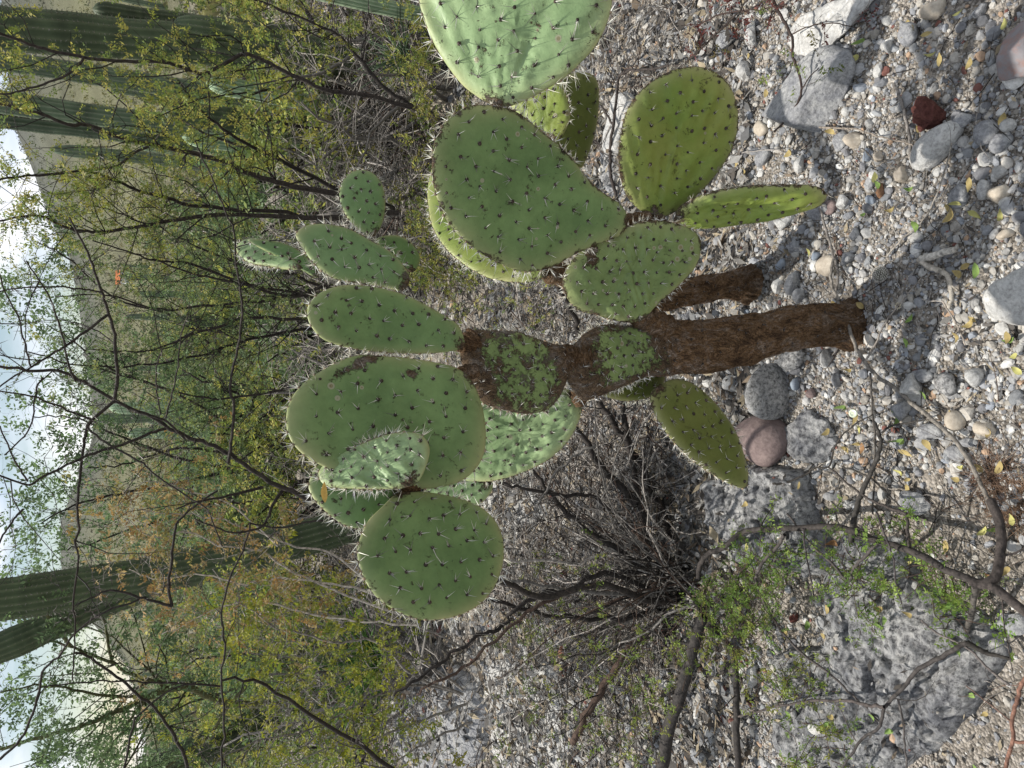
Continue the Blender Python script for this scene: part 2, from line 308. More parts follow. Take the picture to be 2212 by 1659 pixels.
# ================================================================== TERRAIN
def mat_ground():
    m = bpy.data.materials.new('dry_ground'); m.use_nodes = True; t = m.node_tree; N = t.nodes.new; L = t.links.new; b = t.nodes['Principled BSDF']; b.inputs['Roughness'].default_value = .95; b.inputs['Specular IOR Level'].default_value = .15
    tc = N('ShaderNodeTexCoord'); a = N('ShaderNodeAttribute'); a.attribute_name = 'Col'
    v = N('ShaderNodeTexVoronoi'); v.inputs['Scale'].default_value = 170; L(tc.outputs['Object'], v.inputs[0]); hs = N('ShaderNodeSeparateColor'); L(v.outputs['Color'], hs.inputs[0])
    r = N('ShaderNodeValToRGB'); e = r.color_ramp.elements; e[0].color = (.45, .44, .42, 1); e[1].color = (1.55, 1.55, 1.55, 1); k = e.new(.5); k.color = (.95, .93, .9, 1); L(hs.outputs[0], r.inputs[0])
    n = N('ShaderNodeTexNoise'); n.inputs['Scale'].default_value = 9; n.inputs['Detail'].default_value = 10; n.inputs['Roughness'].default_value = .7; L(tc.outputs['Object'], n.inputs[0])
    rr = N('ShaderNodeMapRange'); rr.inputs[1].default_value = .35; rr.inputs[2].default_value = .65; rr.inputs[3].default_value = .7; rr.inputs[4].default_value = 1.15; L(n.outputs[0], rr.inputs[0])
    m1 = N('ShaderNodeVectorMath'); m1.operation = 'MULTIPLY'; L(a.outputs['Color'], m1.inputs[0]); L(r.outputs[0], m1.inputs[1]); m2 = N('ShaderNodeVectorMath'); m2.operation = 'SCALE'; L(m1.outputs[0], m2.inputs[0]); L(rr.outputs[0], m2.inputs['Scale']); L(m2.outputs[0], b.inputs['Base Color'])
    iv = N('ShaderNodeMath'); iv.operation = 'MULTIPLY_ADD'; L(v.outputs['Distance'], iv.inputs[0]); iv.inputs[1].default_value = -1.2; L(n.outputs[0], iv.inputs[2])
    bp = N('ShaderNodeBump'); bp.inputs['Strength'].default_value = 1; bp.inputs['Distance'].default_value = .006; L(iv.outputs[0], bp.inputs['Height']); L(bp.outputs[0], b.inputs['Normal'])
    return m
def terrain():
    nr, na = 160, 250
    r = .25*(600/.25)**(np.linspace(0, 1, nr)); a = np.linspace(0, 2*math.pi, na, endpoint=False)
    a = a+.55*np.sin(a)*-1                        # denser ahead of the camera (a = 0 is ahead)
    X = r[:, None]*np.sin(a); Y = r[:, None]*np.cos(a); Z = H(X, Y)
    V = np.stack([X, Y, Z], 2).reshape(-1, 3)
    i = np.arange(nr-1)[:, None]*na; j = np.arange(na)[None]; j2 = (j+1) % na
    A = (i+j).ravel(); B = (i+j2).ravel(); C = (i+na+j2).ravel(); D = (i+na+j).ravel()
    F = np.vstack([np.stack([A, C, B], 1), np.stack([A, D, C], 1)])
    V = np.vstack([V, [[0, 0, Hs(0, 0.01)]]]); k = len(V)-1
    F = np.vstack([F, np.stack([np.arange(na), (np.arange(na)+1) % na, np.full(na, k)], 1)])
    rr = np.hypot(V[:, 0], V[:, 1]); g = ss(9, 45, rr)[:, None]; f2 = ss(110, 210, rr)[:, None]
    c = np.array((.27, .245, .215))*(1-g)+np.array((.12, .12, .07))*g
    c = c*(1-f2)+np.array((.085, .09, .075))*f2
    c = c*(1+fbm(V[:, 0]*.08, V[:, 1]*.08, 77, 5)[:, None]*.7*g+fbm(V[:, 0]*3, V[:, 1]*3, 7, 4)[:, None]*.5)
    # darker, browner earth at the left near corner
    mb = MB(); mb.add(V, F, c, 0, True)
    m = mat_ground()
    mb.build('ground', m, kind='structure')
terrain()

# ================================================================== PRICKLY PEARS
class Pad: pass
def make_pad(pts, anchor, Y, yaw, tilt, T, mt, parent, bend=0., wr=.0, ws=1., sp=.030, slen=.02, bark=None, barkrim=0., nsp=4, seed=0, label=None, tipdir=None, name='pad', spc=(.60, .58, .52), ease=0.):
    rng = np.random.default_rng(seed+100)
    a = np.array(at(anchor[0], anchor[1], Y)); ya, ti = R(yaw), R(tilt)
    n = np.array((math.sin(ya)*math.cos(ti), -math.cos(ya)*math.cos(ti), math.sin(ti)))
    def onp(x, y):
        r = ray(x, y); t = np.dot(a-np.array((0, 0, CH)), n)/np.dot(r, n); return np.array((0, 0, CH))+r*t
    W = np.array([onp(x, y) for x, y in pts]); cen = (W.max(0)+W.min(0))/2; cen = W.mean(0)
    ax = cen-a if tipdir is None else np.array(tipdir, float); ax = ax-n*np.dot(ax, n); ax /= np.linalg.norm(ax); bx = np.cross(n, ax)
    P2 = np.stack([(W-cen)@ax, (W-cen)@bx], 1)
    # periodic smooth outline
    m_ = len(P2); Q = np.vstack([P2[-2:], P2, P2[:3]]); nth = 108; t = np.linspace(0, m_, nth, endpoint=False); i = t.astype(int); f = (t-i)[:, None]
    p0, p1, p2, p3 = Q[i+1], Q[i+2], Q[i+3], Q[i+4]
    O = .5*((2*p1)+(p2-p0)*f+(2*p0-5*p1+4*p2-p3)*f**2+(3*p1-p0-3*p2+p3)*f**3)
    th = np.arctan2(O[:, 1], O[:, 0]); rad = np.hypot(O[:, 0], O[:, 1]); o = np.argsort(th); ths, rads = th[o], rad[o]
    tg = np.linspace(-math.pi, math.pi, nth, endpoint=False); rg = np.interp(tg, np.r_[ths-2*math.pi, ths, ths+2*math.pi], np.r_[rads, rads, rads])
    size = rads.max()
    k = np.arange(0, 19)/18.; rr = np.sin(k*math.pi/2); hh = np.sqrt(np.clip(1-rr**5, 0, 1))
    base_u = (a-cen)@ax
    def disp(U, Vv, r, s):
        if wr <= 0: return 0
        kf = 2.3 if ws > 1.25 else 1.0; uu = (U-base_u)/.05*kf; vv = Vv/.05*kf
        ang = np.arctan2(Vv, (U-base_u)+.05)*ws*7
        q1 = fbm(ang+3, uu*.42+seed, seed*3+s, 3); q2 = fbm(vv*1.2*ws+9, uu*1.2*ws, seed*3+s+50, 3)
        d = (1-np.abs(q1)*5.0)*.55+q2*1.1
        return wr*d*np.clip((1-r)*6, 0, 1)**.7
    def surf(U, Vv, r, s):                        # s=+1 front, -1 back
        Tn = T/2*(1.0+.25*np.clip(-(U-base_u)/max(size, .01)+.5, 0, 1))
        h = Tn*np.sqrt(np.clip(1-r**5, 0, 1))*s+disp(U, Vv, r, 1 if s > 0 else 2)*s
        b = -bend*(U*U+Vv*Vv*.6)/max(size, .01)+ease*Vv*U
        return cen+U[..., None]*ax+Vv[..., None]*bx+(h+b)[..., None]*n
    mb = MB(); rings = []
    Vs, Fs, Cs = [], [], []; cnt = 0; idx = {}
    for s in (1, -1):
        for q in range(19):
            if q == 18 and s == -1: idx[(s, q)] = idx[(1, 18)]; continue
            if q == 0: U = np.zeros(1); W2 = np.zeros(1); r = np.zeros(1)
            else: U = rr[q]*rg*np.cos(tg); W2 = rr[q]*rg*np.sin(tg); r = np.full(nth, rr[q])
            Vs.append(surf(U, W2, r, s)); 
            lu = (U-base_u)
            bk = np.zeros_like(U) if bark is None else bark(U, W2, r, lu, size)
            bk = np.maximum(bk, barkrim*np.clip((r-.93)/.07, 0, 1)); bk = np.maximum(bk, .75*np.exp(-(lu/.016)**2)*np.exp(-(W2/.03)**2))
            Cs.append(np.stack([bk, r, r*0], 1)); idx[(s, q)] = cnt; cnt += len(U)
    jj = np.arange(nth); j2 = (jj+1) % nth
    for s in (1, -1):
        c0, c1 = idx[(s, 0)], idx[(s, 1)]; f = np.stack([np.full(nth, c0), c1+jj, c1+j2], 1); Fs.append(f if s > 0 else f[:, ::-1])
        for q in range(1, 18):
            A, B = idx[(s, q)], idx[(s, q+1)]; f = np.vstack([np.stack([A+jj, B+jj, B+j2], 1), np.stack([A+jj, B+j2, A+j2], 1)]); Fs.append(f if s > 0 else f[:, ::-1])
    mb.add(np.concatenate(Vs), np.concatenate(Fs), np.concatenate(Cs), 0, True)
    tags = {'label': label} if label else {}
    ob = mb.build(name, PM[mt], parent, **tags)
    # areoles with spines on the faces and along the rim
    sb = MB(); g = np.arange(-14, 15); uu, vv = np.meshgrid(g, g); U = (uu+.5*(vv % 2))*sp; Vv = vv*sp*.87
    rot = rng.uniform(-.25, .25); U, Vv = (U*math.cos(rot)-Vv*math.sin(rot)).ravel(), (U*math.sin(rot)+Vv*math.cos(rot)).ravel()
    U = U+rng.normal(0, sp*.09, len(U)); Vv = Vv+rng.normal(0, sp*.09, len(U))
    tt = np.arctan2(Vv, U); ro = np.interp(tt, tg, rg, period=2*math.pi); r = np.hypot(U, Vv)/ro; ok = r < .92; U, Vv, r = U[ok], Vv[ok], r[ok]
    for s in (1, -1):
        P = surf(U, Vv, r, s); e = 1e-3; Nn = n*s
        aref(sb, P, Nn, ax, rng, nsp if s > 0 else 2, slen, spc)
    ne = int(2*math.pi*rads.mean()/(sp*.48)); te = np.linspace(0, 2*math.pi, ne, endpoint=False)-math.pi+rng.normal(0, .02, ne); re = np.interp(te, tg, rg, period=2*math.pi)
    Ue, Ve = re*np.cos(te), re*np.sin(te); keep = (Ue-base_u) > .02
    Ue, Ve, te = Ue[keep], Ve[keep], te[keep]; P = surf(Ue, Ve, np.ones(len(Ue)), 1); Nn = np.cos(te)[:, None]*ax+np.sin(te)[:, None]*bx
    aref(sb, P, Nn, ax, rng, nsp+3, slen*1.1, (min(1, spc[0]*1.2), min(1, spc[1]*1.18), min(1, spc[2]*1.1)), big=.8, rim=True)
    sb.build('spines', M_SPINE, ob, kind='stuff')
    ob['_'] = 0; del ob['_']
    return onp
def aref(sb, P, Nn, ax, rng, nsp, slen, spc, big=1.0, rim=False):
    n = len(P)
    if n == 0: return
    Nn = np.broadcast_to(Nn, P.shape); V0, F0 = ICO[1]
    k = rng.uniform(.0026, .0042, n)*big
    V = (P[:, None]+V0[None]*k[:, None, None]).reshape(-1, 3); F = (F0[None]+(np.arange(n)*len(V0))[:, None, None]).reshape(-1, 3)
    cc = np.array((.035, .024, .018) if not rim else (.16, .12, .08))*rng.uniform(.6, 2.0, (n, 1)); sb.add(V, F, np.repeat(cc, len(V0), 0), 0, True)
    m = rng.integers(max(1, nsp), nsp+4, n); idx = np.repeat(np.arange(n), m); t = len(idx)
    bias = rng.normal(0, .5, (n, 3))
    D = Nn[idx]*rng.uniform(.35, .9, (t, 1))+bias[idx]*.5+rng.normal(0, .55, (t, 3))
    L = slen*rng.uniform(.3, 1.1, t); col = np.array(spc)*rng.uniform(.35, 1.2, (t, 1)); col[rng.random(t) < (.08 if rim else .3)] *= .35; col = col*(1.3 if rim else 1)
    cones(sb, P[idx], D, L, .0008, np.clip(col, 0, .85))

pear = empty('prickly_pear', GP(1820, 700), label='large spiny prickly pear with a thick brown corky trunk and round green pads', category='cactus')
pearB = empty('prickly_pear', GP(1575, 612), label='second prickly pear with a shorter dark brown stem, half hidden behind the big trunk', category='cactus')
def barkall(v): return lambda U, V, r, lu, s: np.full_like(U, v)
def bark7(U, V, r, lu, s):
    return np.clip(.12+.8*np.clip((.075-lu)/.05, 0, 1)+.7*np.clip((lu-.14)/.05, 0, 1)+.35*np.clip((V-.02)/.05, 0, 1)+.55*np.clip((r-.70)/.3, 0, 1), 0, 1)
def bark8(U, V, r, lu, s): return np.clip(.24+.7*np.clip((.065-lu)/.06, 0, 1)+.6*np.clip((lu-.16)/.05, 0, 1)+.45*np.clip((r-.65)/.35, 0, 1)+.25*np.exp(-(V/.02)**2), 0, 1)
def spotbark(cs):
    def f(U, V, r, lu, s):
        q = np.zeros_like(U)
        for (u, v, ru, rv) in cs: q = np.maximum(q, .85*np.exp(-((U-u)/ru)**2-((V-v)/rv)**2))
        return q
    return f
PADS = [
 # name, outline, anchor, Y, yaw, tilt, thickness, material, kwargs
 ('1', [(904,0),(914,37),(931,83),(957,130),(994,180),(1027,207),(1057,225),(1091,231),(1121,223),(1167,200),(1221,167),(1257,133),(1284,103),(1304,67),(1317,30),(1322,-5),(1312,-60),(1262,-120),(1180,-155),(1080,-160),(980,-130),(918,-62)], (1080,229), 1.19, -26, 32, .020, 'e', dict(wr=.010, ws=.8, sp=.036, slen=.030, nsp=3, bend=.06, bark=spotbark([(.135,-.075,.045,.022)]))),
 ('22', [(1104,225),(1130,205),(1167,190),(1208,172),(1221,200),(1230,233),(1228,267),(1204,305),(1170,292),(1130,262)], (1185,295), 1.33, -35, 48, .017, 'c', dict(wr=.002, sp=.024, slen=.014)),
 ('2', [(1037,227),(1070,230),(1104,237),(1131,253),(1167,283),(1204,313),(1237,347),(1271,390),(1304,420),(1331,437),(1347,460),(1349,483),(1334,507),(1290,525),(1240,548),(1200,572),(1165,584),(1120,585),(1070,565),(1030,541),(990,509),(960,472),(942,430),(932,390),(930,345),(935,305),(950,275),(975,248),(1005,231)], (1345,485), 1.24, -14, 0, .024, 'a', dict(wr=.0022, sp=.034, slen=.022, barkrim=.55, bend=-.05)),
 ('3', [(945,345),(925,400),(926,450),(935,490),(962,535),(1005,573),(1055,600),(1105,609),(1150,608),(1182,590),(1190,550),(1150,480),(1080,400),(1000,350)], (1180,585), 1.56, 20, 40, .02, 'c', dict(wr=.0022, sp=.03, slen=.02, second=1)),
 ('23', [(1180,220),(1200,175),(1230,160),(1260,156),(1281,164),(1292,185),(1292,233),(1288,270),(1275,320),(1255,365),(1230,385),(1200,350),(1175,290)], (1235,385), 1.50, -15, -12, .018, 'f', dict(wr=.0004, sp=.03, slen=.014, second=1)),
 ('4', [(1415,469),(1385,456),(1355,426),(1340,382),(1335,340),(1340,300),(1348,255),(1368,215),(1405,178),(1450,153),(1500,144),(1540,153),(1575,183),(1592,230),(1593,280),(1577,330),(1548,375),(1512,415),(1477,446),(1442,466)], (1416,468), 1.27, -18, 8, .019, 'c', dict(wr=.0075, ws=1.2, sp=.032, slen=.016, barkrim=.5, spc=(.42,.40,.36))),
 ('5', [(1458,466),(1472,443),(1520,421),(1580,406),(1650,400),(1720,399),(1768,404),(1786,422),(1772,444),(1720,460),(1660,475),(1600,483),(1540,491),(1490,492),(1465,485)], (1464,475), 1.24, -50, 18, .022, 'c', dict(wr=.006, ws=1.5, sp=.027, slen=.014, barkrim=.6, spc=(.42,.40,.36))),
 ('6', [(1380,481),(1430,477),(1480,489),(1510,510),(1513,545),(1500,580),(1460,622),(1420,657),(1392,688),(1365,697),(1330,693),(1290,681),(1250,670),(1226,646),(1215,612),(1225,577),(1250,546),(1280,525),(1320,512),(1350,492)], (1385,693), 1.27, -12, 10, .02, 'd', dict(wr=.007, ws=1.3, sp=.025, slen=.016, barkrim=.55, bark=spotbark([(.055,.075,.03,.014),(.10,-.065,.02,.012)]))),
 ('7', [(1450,800),(1400,812),(1350,832),(1290,858),(1262,866),(1245,852),(1228,825),(1222,800),(1228,765),(1242,742),(1270,716),(1310,701),(1350,704),(1400,694),(1450,700)], (1435,755), 1.30, 6, 0, .040, 'd', dict(wr=.002, sp=.024, slen=.017, bark=bark7)),
 ('16', [(1432,806),(1433,828),(1416,851),(1385,863),(1350,866),(1310,857),(1280,840),(1330,800),(1400,790)], (1330,820), 1.36, 10, -10, .017, 'f', dict(sp=.024, slen=.016)),
 ('17', [(1428,830),(1450,820),(1478,821),(1512,840),(1552,880),(1587,930),(1606,980),(1616,1030),(1607,1055),(1572,1043),(1520,1012),(1470,972),(1430,920),(1406,872),(1408,845)], (1420,838), 1.30, 14, -4, .019, 'f', dict(wr=.0006, sp=.030, slen=.018, barkrim=.35)),
 ('8', [(1005,715),(1060,714),(1110,716),(1150,728),(1190,742),(1230,748),(1245,765),(1243,790),(1230,802),(1221,830),(1206,860),(1181,885),(1140,894),(1100,889),(1060,879),(1035,861),(1020,822),(1000,790),(994,750)], (1238,775), 1.30, 2, 4, .034, 'd', dict(wr=.0018, sp=.026, slen=.018, bark=bark8, barkrim=.6)),
 ('14', [(1248,850),(1257,880),(1246,920),(1221,960),(1181,995),(1130,1020),(1080,1036),(1035,1040),(990,1030),(990,960),(1010,880),(1060,840),(1130,830),(1200,835)], (1250,862), 1.34, 12, 38, .02, 'e', dict(wr=.009, ws=1.6, sp=.025, slen=.015)),
 ('15', [(915,1062),(955,1043),(1010,1030),(1058,1036),(1064,1055),(1047,1080),(1012,1098),(960,1090)], (1050,1036), 1.50, 10, 36, .016, 'e', dict(wr=.0018, sp=.022, slen=.014)),
 ('9', [(998,742),(985,706),(950,680),(900,650),(850,630),(800,620),(745,618),(700,630),(670,655),(661,685),(675,715),(700,737),(750,751),(820,761),(900,765),(960,763),(994,756)], (996,748), 1.30, 8, 4, .021, 'a', dict(wr=.002, sp=.030, slen=.017, bend=-.12)),
 ('10', [(820,770),(880,775),(930,783),(975,794),(1008,814),(1027,845),(1041,890),(1047,940),(1040,990),(1010,1030),(960,1052),(900,1057),(850,1052),(780,1040),(700,1010),(655,985),(625,950),(617,910),(625,870),(650,835),(690,805),(740,778),(780,768)], (1012,815), 1.28, 17, 4, .024, 'a', dict(wr=.0022, sp=.036, slen=.022, bend=-.05, bark=spotbark([(-.005,-.105,.05,.010),(-.065,-.05,.009,.009)]))),
 ('13', [(668,1040),(690,1003),(740,1020),(800,1045),(860,1060),(868,1075),(825,1115),(790,1142),(740,1132),(695,1097),(671,1066)], (862,1070), 1.27, 10, 0, .018, 'b', dict(sp=.026, slen=.02)),
 ('12', [(880,1062),(930,1064),(980,1074),(1030,1091),(1066,1120),(1085,1160),(1087,1210),(1072,1260),(1042,1300),(1000,1326),(950,1338),(900,1336),(850,1316),(810,1286),(785,1246),(772,1200),(778,1160),(795,1125),(825,1095),(852,1070)], (868,1064), 1.22, 24, -3, .021, 'a', dict(wr=.0012, sp=.031, slen=.024)),
 ('11', [(907,938),(926,960),(926,990),(905,1038),(872,1054),(820,1057),(760,1056),(708,1051),(689,1032),(694,1010),(728,984),(780,960),(830,941),(870,934)], (878,1050), 1.175, 20, 34, .017, 'e', dict(wr=.008, ws=1.7, sp=.022, slen=.020, nsp=5)),
 ('18', [(660,488),(700,484),(750,494),(800,520),(850,550),(880,588),(884,612),(868,628),(830,621),(780,611),(720,601),(680,571),(650,530),(639,506)], (870,624), 1.38, 6, 2, .021, 'b', dict(sp=.026, slen=.022)),
 ('19', [(738,395),(765,369),(800,371),(825,398),(832,440),(826,480),(808,511),(780,500),(750,470),(734,430)], (808,510), 1.5, -4, 0, .017, 'b', dict(sp=.022, slen=.014)),
 ('21', [(815,515),(858,509),(892,530),(907,560),(892,588),(860,575),(825,545)], (880,590), 1.52, 0, 0, .018, 'a', dict(sp=.026, slen=.014)),
 ('20', [(511,538),(522,522),(550,516),(590,535),(630,560),(655,578),(630,582),(585,577),(545,570),(520,556)], (655,579), 1.5, 30, 34, .016, 'e', dict(wr=.0015, sp=.02, slen=.016)),
 ('24', [(535,520),(560,517),(610,525),(650,545),(690,590),(680,600),(640,575),(580,545)], (685,598), 1.54, 0, 0, .016, 'b', dict(sp=.024, slen=.016)),
]
for k, (nm, pts, an, Y, yw, tl, T, mt, kw) in enumerate(PADS):
    kw = dict(kw); par = pearB if kw.pop('second', 0) else pear
    make_pad(pts, an, Y, yw, tl, T, mt, par, seed=k+1, **kw)

def trunk(edges, Y, parent, taper=1.0, depth=.8, lean=0., root=True, tint0=.55):
    # edges: (x, y_top, y_bottom) down the print, from the crown end to the ground
    E = np.array(edges, float); n = 70; E = catmull(E, n); C = []; Rw = []
    for i, (x, y0, y1) in enumerate(E):
        a, b = at(x, y0, Y+lean*i/n), at(x, y1, Y+lean*i/n); C.append((a+b)/2); Rw.append(np.linalg.norm(a-b)/2)
    C = np.array(C); Rw = np.array(Rw); ns = 72; th = np.arange(ns)*2*math.pi/ns
    dp = depth*(.42+.58*ss(0, .3, np.linspace(0, 1, n)))[:, None] if root else depth
    X = C[:, None, 0]+Rw[:, None]*np.cos(th); Yy = C[:, None, 1]+Rw[:, None]*dp*np.sin(th); Z = np.repeat(C[:, 2][:, None], ns, 1)
    q = np.zeros((n, ns))
    for i in range(n):
        for j in range(ns):
            p = Vector((math.cos(th[j])*3.0, math.sin(th[j])*3.0, C[i, 2]*14)); q[i, j] = mnoise.fractal(p, .9, 2.0, 5)+.5*mnoise.ridged_multi_fractal(Vector((p.x*1.4, p.y*1.4, p.z*.7)), .9, 2.1, 4, 1, 2)-.5
    d = q*.007; X += d*np.cos(th); Yy += d*np.sin(th)
    V = np.stack([X, Yy, Z], 2).reshape(-1, 3); i = np.arange(n-1)[:, None]*ns; j = np.arange(ns)[None]; j2 = (j+1) % ns
    A = (i+j).ravel(); B = (i+j2).ravel(); Cc = (i+ns+j2).ravel(); D = (i+ns+j).ravel(); F = np.vstack([np.stack([A, Cc, B], 1), np.stack([A, D, Cc], 1)])
    top = len(V); V = np.vstack([V, C[0]+np.array((0, 0, .012))]); F = np.vstack([F, np.stack([np.arange(ns), (np.arange(ns)+1) % ns, np.full(ns, top)], 1)])
    s = np.linspace(0, 1, n); tint = 1-(1-tint0)*ss(.55, 1, s); tint = np.repeat(tint, ns); tint = np.r_[tint, 1]
    mb = MB(); mb.add(V, F, np.stack([tint]*3, 1)*np.array((1.7, 1.55, 1.42)), 0, True)
    t = mb.build('trunk', M_BARK, parent)
    sb = MB(); rng = np.random.default_rng(5); m = 90; ii = rng.integers(2, n-12, m); jj = rng.integers(0, ns, m); P = V[ii*ns+jj]; Nn = np.stack([np.cos(th[jj]), np.sin(th[jj]), np.zeros(m)], 1)
    aref(sb, P, Nn, np.array((0, 0, 1.)), rng, 2, .012, (.3, .27, .24), .8); sb.build('spines', M_SPINE, t, kind='stuff')
    return t
trunk([(1395,704,812),(1420,696,812),(1450,692,808),(1500,694,806),(1560,690,800),(1600,685,788),(1640,676,777),(1700,664,757),(1750,658,750),(1795,656,745),(1822,650,753),(1845,638,766),(1870,622,784)], 1.31, pear, lean=-.02, depth=.75)
# cork neck joining the scarred pad to the trunk, and woody pieces at the fork
def neck(pts, Y, parent, depth=.8, name='woody_joint'):
    mb = MB(); P = np.array([at(x, y, Y) for x, y, w_ in pts]); Rr = np.array([w_*pxm(at(x, y, Y))/2 for x, y, w_ in pts]); n = 16
    Q = catmull(P, n); rq = np.interp(np.linspace(0, len(P)-1, n), np.arange(len(P)), Rr)*(1+.12*np.sin(np.arange(n)*2.1)); tube(mb, Q, rq, 24, (1.5, 1.35, 1.2)); return mb.build(name, M_BARK, parent)
neck([(1440,712,60),(1415,700,58),(1390,692,50),(1370,684,34)], 1.285, pear)
neck([(1262,775,70),(1240,775,54),(1218,774,60)], 1.30, pear)
neck([(1275,800,60),(1265,830,56),(1255,855,44),(1248,872,30)], 1.315, pear)
neck([(1400,470,30),(1360,482,40),(1335,492,44)], 1.27, pear)
neck([(1430,484,24),(1420,472,34),(1414,458,20)], 1.275, pear)
neck([(1490,492,26),(1475,478,30),(1462,470,20)], 1.265, pear)
neck([(1025,730,50),(1002,745,36),(985,748,20)], 1.305, pear)
neck([(1030,800,30),(1005,805,36),(990,800,20)], 1.29, pear)
neck([(905,1056,26),(885,1056,34),(868,1062,24)], 1.235, pear)
trunk([(1380,600,672),(1420,606,670),(1460,603,664),(1500,599,657),(1540,594,648),(1575,588,644),(1598,580,648),(1620,570,656)], 1.60, pearB, lean=-.02, depth=.9, tint0=.5)
neck([(1400,640,66),(1340,625,60),(1280,605,56),(1225,595,52),(1190,592,46),(1172,590,26)], 1.58, pearB)

def ell(cx, cy, a, b, ang):
    t = np.arange(12)*2*math.pi/12; c, s_ = math.cos(R(ang)), math.sin(R(ang)); return [(cx+a*math.cos(q)*c-b*math.sin(q)*s_, cy+a*math.cos(q)*s_+b*math.sin(q)*c) for q in t]
for lbl, Y_, lst in (('distant prickly pear with dusky round pads beside the pale mid-slope columns', 9., [(392,885,22,15,10),(418,905,20,16,-20),(440,880,20,15,30),(380,915,16,12,-10),(455,905,22,16,0)]), ('small far prickly pear between dark thorn branches, left of the slope centre', 7., [(560,1050,20,15,0),(585,1075,20,16,30),(600,1045,18,14,-20)])):
    pc = empty('prickly_pear', (at(lst[0][0], lst[0][1], Y_)[0], Y_, 0), label=lbl, category='cactus')
    for q, (cx, cy, a_, b_, an_) in enumerate(lst): make_pad(ell(cx, cy, a_, b_, an_), (cx+a_, cy), Y_+.03*q, 10*(q-2), 10, .03, 'e' if q % 2 else 'a', pc, sp=.05, slen=.02, seed=200+q)
    trunk([(lst[-1][0]+10, lst[-1][1]-9, lst[-1][1]+9), (lst[-1][0]+60, lst[-1][1]-8, lst[-1][1]+10), (760, lst[-1][1]-8, lst[-1][1]+12)], Y_+.05, pc)
# ================================================================== ROCKS
def rock(x0, y0, x1, y1, h, m, label, sub=5, seed=1, K=14, soft=8, rough=.05, lo=.7, rot=None, flat=False, cat='stone', name='stone', par=None):
    cx, cy = (x0+x1)/2, (y0+y1)/2; rng = np.random.default_rng(seed*31+7)
    zc = h*.30; P = GP(cx, cy, zc); k = pxm(P); phi = math.atan2(CH-P[2], P[1]); rx = (y1-y0)/2*k; e = (x1-x0)/2*k; rz = h*.68
    ry = math.sqrt(max(e*e-(rz*math.cos(phi))**2, (e*.35)**2))/math.sin(phi)
    S, F = stone_shapes(1, sub, rng, K, soft, lo); S = S[0]; S /= np.abs(S).max(0)
    V = S*np.array((rx, ry, rz))
    if rot is not None:
        a_, b_, ang = rot; V = S*np.array((a_*k, b_*k, rz)); c, s = math.cos(R(ang)), math.sin(R(ang)); V = V@np.array(((c, s, 0), (-s, c, 0), (0, 0, 1)))
    if rough > 0:
        sz = (rx+ry)/2
        q = np.array([mnoise.fractal(Vector(p)*(2.2/sz)+Vector((seed, 0, 0)), .8, 2.1, 5) for p in V]); V = V+S*(q*rough*sz)[:, None]
    V = V+np.array((P[0], P[1], P[2])); mb = MB(); mb.add(V, F, (1, 1, 1), 0, sub >= 3)
    return mb.build(name, m, loc=P, label=label, category=cat)
